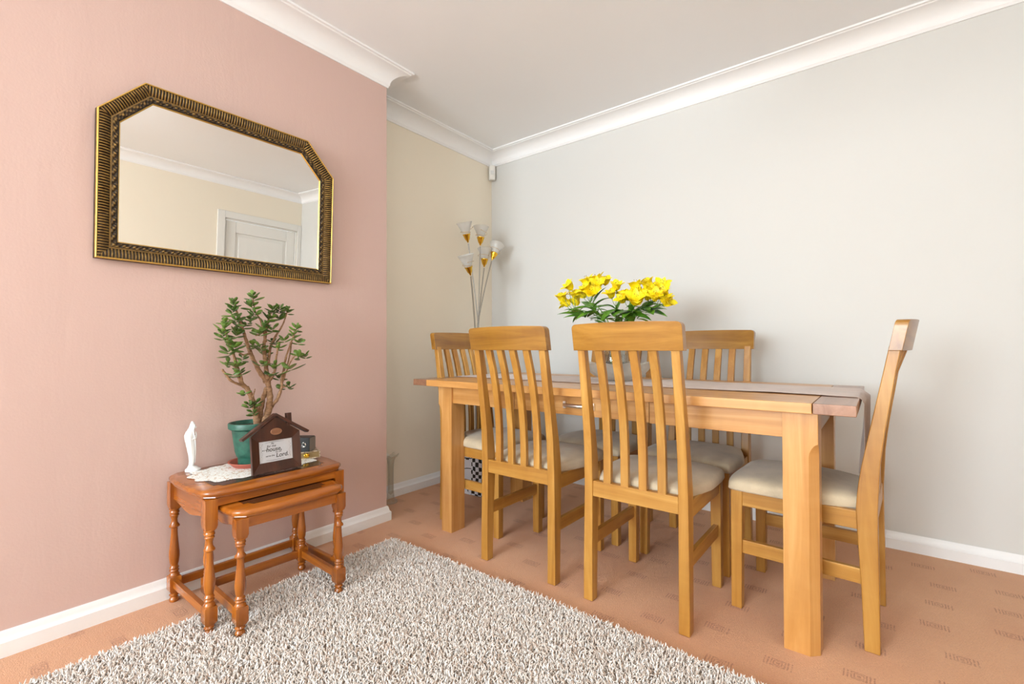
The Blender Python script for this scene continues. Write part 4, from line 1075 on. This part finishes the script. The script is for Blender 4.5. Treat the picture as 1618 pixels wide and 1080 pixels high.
# ------------------------------------------------------------------ little black box and ornate book behind the frame
bk_ = thing('ornate_book', 'small thick book with pale patterned cover and brass clasp under the black cube', 'book', (0.476, -1.738, DZ0+0.0005), -0.30)
cv = plain('pearl_cover', srgb(206,186,160), 0.35); pg = plain('page_edges', srgb(150,126,84), 0.6)
m_ = MB(); m_.box(-0.052,0.052,-0.040,0.040,0.0,0.004); m_.box(-0.052,0.052,-0.040,0.040,0.026,0.030); m_.box(-0.052,0.052,0.037,0.0405,0.004,0.026)
cvt = NT('patterned_cover'); cvt.set(Base_Color=cvt.ramp(cvt.noise(cvt.obj(), 110, 3), [(0.42, srgb(150,122,96)), (0.55, srgb(222,206,182))]), Roughness=0.35)
obj('cover', m_, cvt.m, bk_, bevel=0.0015)
m_ = MB(); m_.box(-0.049,0.049,-0.037,0.037,0.004,0.026); obj('pages', m_, pg, bk_)
m_ = MB(); rings = []
for r, x in ((1.0,0.0),(1.0,0.002),(0.7,0.005),(0.05,0.006)): rings.append([(0.052+x, -0.012+0.011*r*math.cos(2*PI*j/24), 0.015+0.009*r*math.sin(2*PI*j/24)) for j in range(24)])
m_.loft(rings); obj('clasp', m_, 'brass', bk_, smooth=40, label='round brass clasp')
cb = thing('black_cube_clock', 'small black cube with silver ring on its face on top of the pale book', 'ornament', (0.492, -1.762, DZ0+0.0312), -0.92)
m_ = MB(); m_.box(-0.026,0.026,-0.037,0.037,0.0,0.058); obj('case', m_, plain('black_gloss', srgb(12,12,13), 0.45), cb, bevel=0.003)
m_ = MB(); m_.box(-0.0255,0.0255,0.037,0.0385,0.003,0.055); obj('side_panel', m_, plain('grey_lacquer', srgb(132,122,112), 0.25, 0.3), cb, bevel=0.001)
m_ = MB(); n = 32
R1 = [(0.026+dx_, 0.012+r*math.cos(2*PI*j/n), 0.029+r*math.sin(2*PI*j/n)) for r, dx_ in ((0.0105,0.0),(0.0105,0.002),(0.0085,0.003),(0.0055,0.002),(0.0045,0.0002)) for j in range(n)]
m_.loft([R1[i*n:(i+1)*n] for i in range(5)], False); obj('ring', m_, 'chrome', cb, smooth=40, label='silver ring')
m_ = MB(); m_.box(0.0255,0.0275,-0.030,-0.008,0.044,0.050); obj('bar', m_, 'chrome', cb)

# ------------------------------------------------------------------ shaggy rug
rg = thing('shag_rug', 'cream and beige shaggy pile rug on the terracotta carpet', 'rug', (0.545, -1.352, 0))
GX, GY = 2.30, -1.60
m_ = MB(); m_.box(0.004, GX, GY, -0.004, 0.0005, 0.008); obj('backing', m_, 'rug_back', rg, bevel=0.003)
rs = np.random.default_rng(5); SP = 0.0060
nx, ny = int(GX/SP), int(-GY/SP)
gx, gy = np.meshgrid(np.arange(nx)*SP, -np.arange(ny)*SP, indexing='ij')
gx = (gx + rs.uniform(-.5,.5,gx.shape)*SP*1.3).ravel(); gy = (gy + rs.uniform(-.5,.5,gy.shape)*SP*1.3).ravel()
gx = np.clip(gx, 0.003, GX); gy = np.clip(gy, GY, -0.003)
# squashed where the table feet stand
W0 = np.stack([gx+0.545, gy-1.352], 1)
press = np.ones(len(gx))
for fx, fy in ((0.665,-2.164),(0.665,-1.716),(0.758,-2.113),(0.768,-1.775)):
    dd = np.hypot(W0[:,0]-fx, W0[:,1]-fy); press = np.minimum(press, np.clip((dd-0.008)/0.022, 0.12, 1))
n = len(gx); cl = (np.sin(gx*31+gy*17)+np.sin(gx*13-gy*37)+np.sin(gx*71)*np.sin(gy*63))
ang = rs.uniform(0, 2*PI, n) + cl*0.4; lean = rs.uniform(0.2, 1.25, n); L_ = rs.uniform(0.015, 0.026, n)*press; lean = np.where(press < 0.9, 1.2, lean)
# edge tufts flop outwards
rad = rs.uniform(0.0014, 0.0024, n)
dirx, diry = np.cos(ang), np.sin(ang)
h0 = 0.005
K = 4; S_ = 4
pos = np.zeros((n, K+1, S_, 3)); 
for k_ in range(K+1):
    t = k_/K
    th = lean*t*1.0
    hx = L_*(lean*0.55)*t**1.6; z = h0 + L_*t*(1-0.35*lean*t*0.7)
    rr = rad*np.array([1.0, 1.15, 1.25, 1.1, 0.35])[k_]
    wob = rs.normal(0, 0.0008, (n,2)) if 0 < k_ else np.zeros((n,2))
    cx_ = gx + dirx*hx + wob[:,0]; cy_ = gy + diry*hx + wob[:,1]
    for s in range(S_):
        a = 2*PI*s/S_ + ang + t*1.8
        pos[:,k_,s,0] = cx_ + rr*np.cos(a); pos[:,k_,s,1] = cy_ + rr*np.sin(a); pos[:,k_,s,2] = z
V = pos.reshape(-1, 3)
fl_ = []
for k_ in range(K):
    for s in range(S_):
        s2 = (s+1) % S_; fl_.append((k_*S_+s, k_*S_+s2, (k_+1)*S_+s2, (k_+1)*S_+s))
fl_.append(tuple(K*S_+s for s in range(S_)))
F = (np.array(fl_)[None,:,:] + (np.arange(n)*(K+1)*S_)[:,None,None]).reshape(-1, 4)
me = bpy.data.meshes.new('pile'); me.vertices.add(len(V)); me.vertices.foreach_set('co', V.ravel().astype(np.float32))
me.loops.add(F.size); me.loops.foreach_set('vertex_index', F.ravel().astype(np.int32))
me.polygons.add(len(F)); me.polygons.foreach_set('loop_start', np.arange(0, F.size, 4, dtype=np.int32))
me.update(calc_edges=True); me.polygons.foreach_set('use_smooth', np.ones(len(F), dtype=bool))
pal = np.array([srgb(250,242,234), srgb(244,232,222), srgb(226,208,194), srgb(252,248,244), srgb(190,166,148), srgb(238,226,216)])[:, :3]
wts = np.array([0.26,0.24,0.13,0.22,0.05,0.10]); ci = rs.choice(6, n, p=wts); colr = pal[ci]*rs.uniform(0.9,1.05,(n,1))
CA = np.ones((n, K+1, S_, 4)); CA[..., :3] = colr[:,None,None,:]
ca = me.color_attributes.new('yarn', 'FLOAT_COLOR', 'POINT'); ca.data.foreach_set('color', CA.ravel().astype(np.float32))
me.materials.append(M['rug']); pile = bpy.data.objects.new('pile', me); COL.objects.link(pile); pile.parent = rg; pile['kind'] = 'stuff'

# ------------------------------------------------------------------ added fill pendant, unseen behind the camera
pd = thing('added_fill_pendant', 'added white fill pendant with open shade, hanging unseen behind the camera', 'lamp', (FILL_PEND[0], FILL_PEND[1], FILL_PEND[2]))
m_ = MB(); m_.lathe([(0.0,RZ-FILL_PEND[2]-0.03),(0.045,RZ-FILL_PEND[2]-0.025),(0.05,RZ-FILL_PEND[2]-0.001),(0.0,RZ-FILL_PEND[2]-0.0005)], 28); obj('ceiling_rose', m_, 'gloss_white', pd, smooth=40)
m_ = MB(); m_.tube([(0,0,RZ-FILL_PEND[2]-0.02),(0,0,0.17)], 0.004, 8); obj('flex', m_, 'gloss_white', pd)
m_ = MB(); m_.lathe([(0.17,-0.10),(0.17,-0.098),(0.15,0.16),(0.148,0.16),(0.168,-0.098)], 40, (0,0,0), False)
for a in range(3):
    c_, s_2 = math.cos(a*2.094), math.sin(a*2.094); m_.tube([(0.149*c_,0.149*s_2,0.158),(0.02*c_,0.02*s_2,0.168)], 0.002, 6)
m_.lathe([(0.0,0.160),(0.022,0.160),(0.022,0.175),(0.0,0.175)], 16)
obj('lamp_shade', m_, 'frosted', pd, smooth=40)
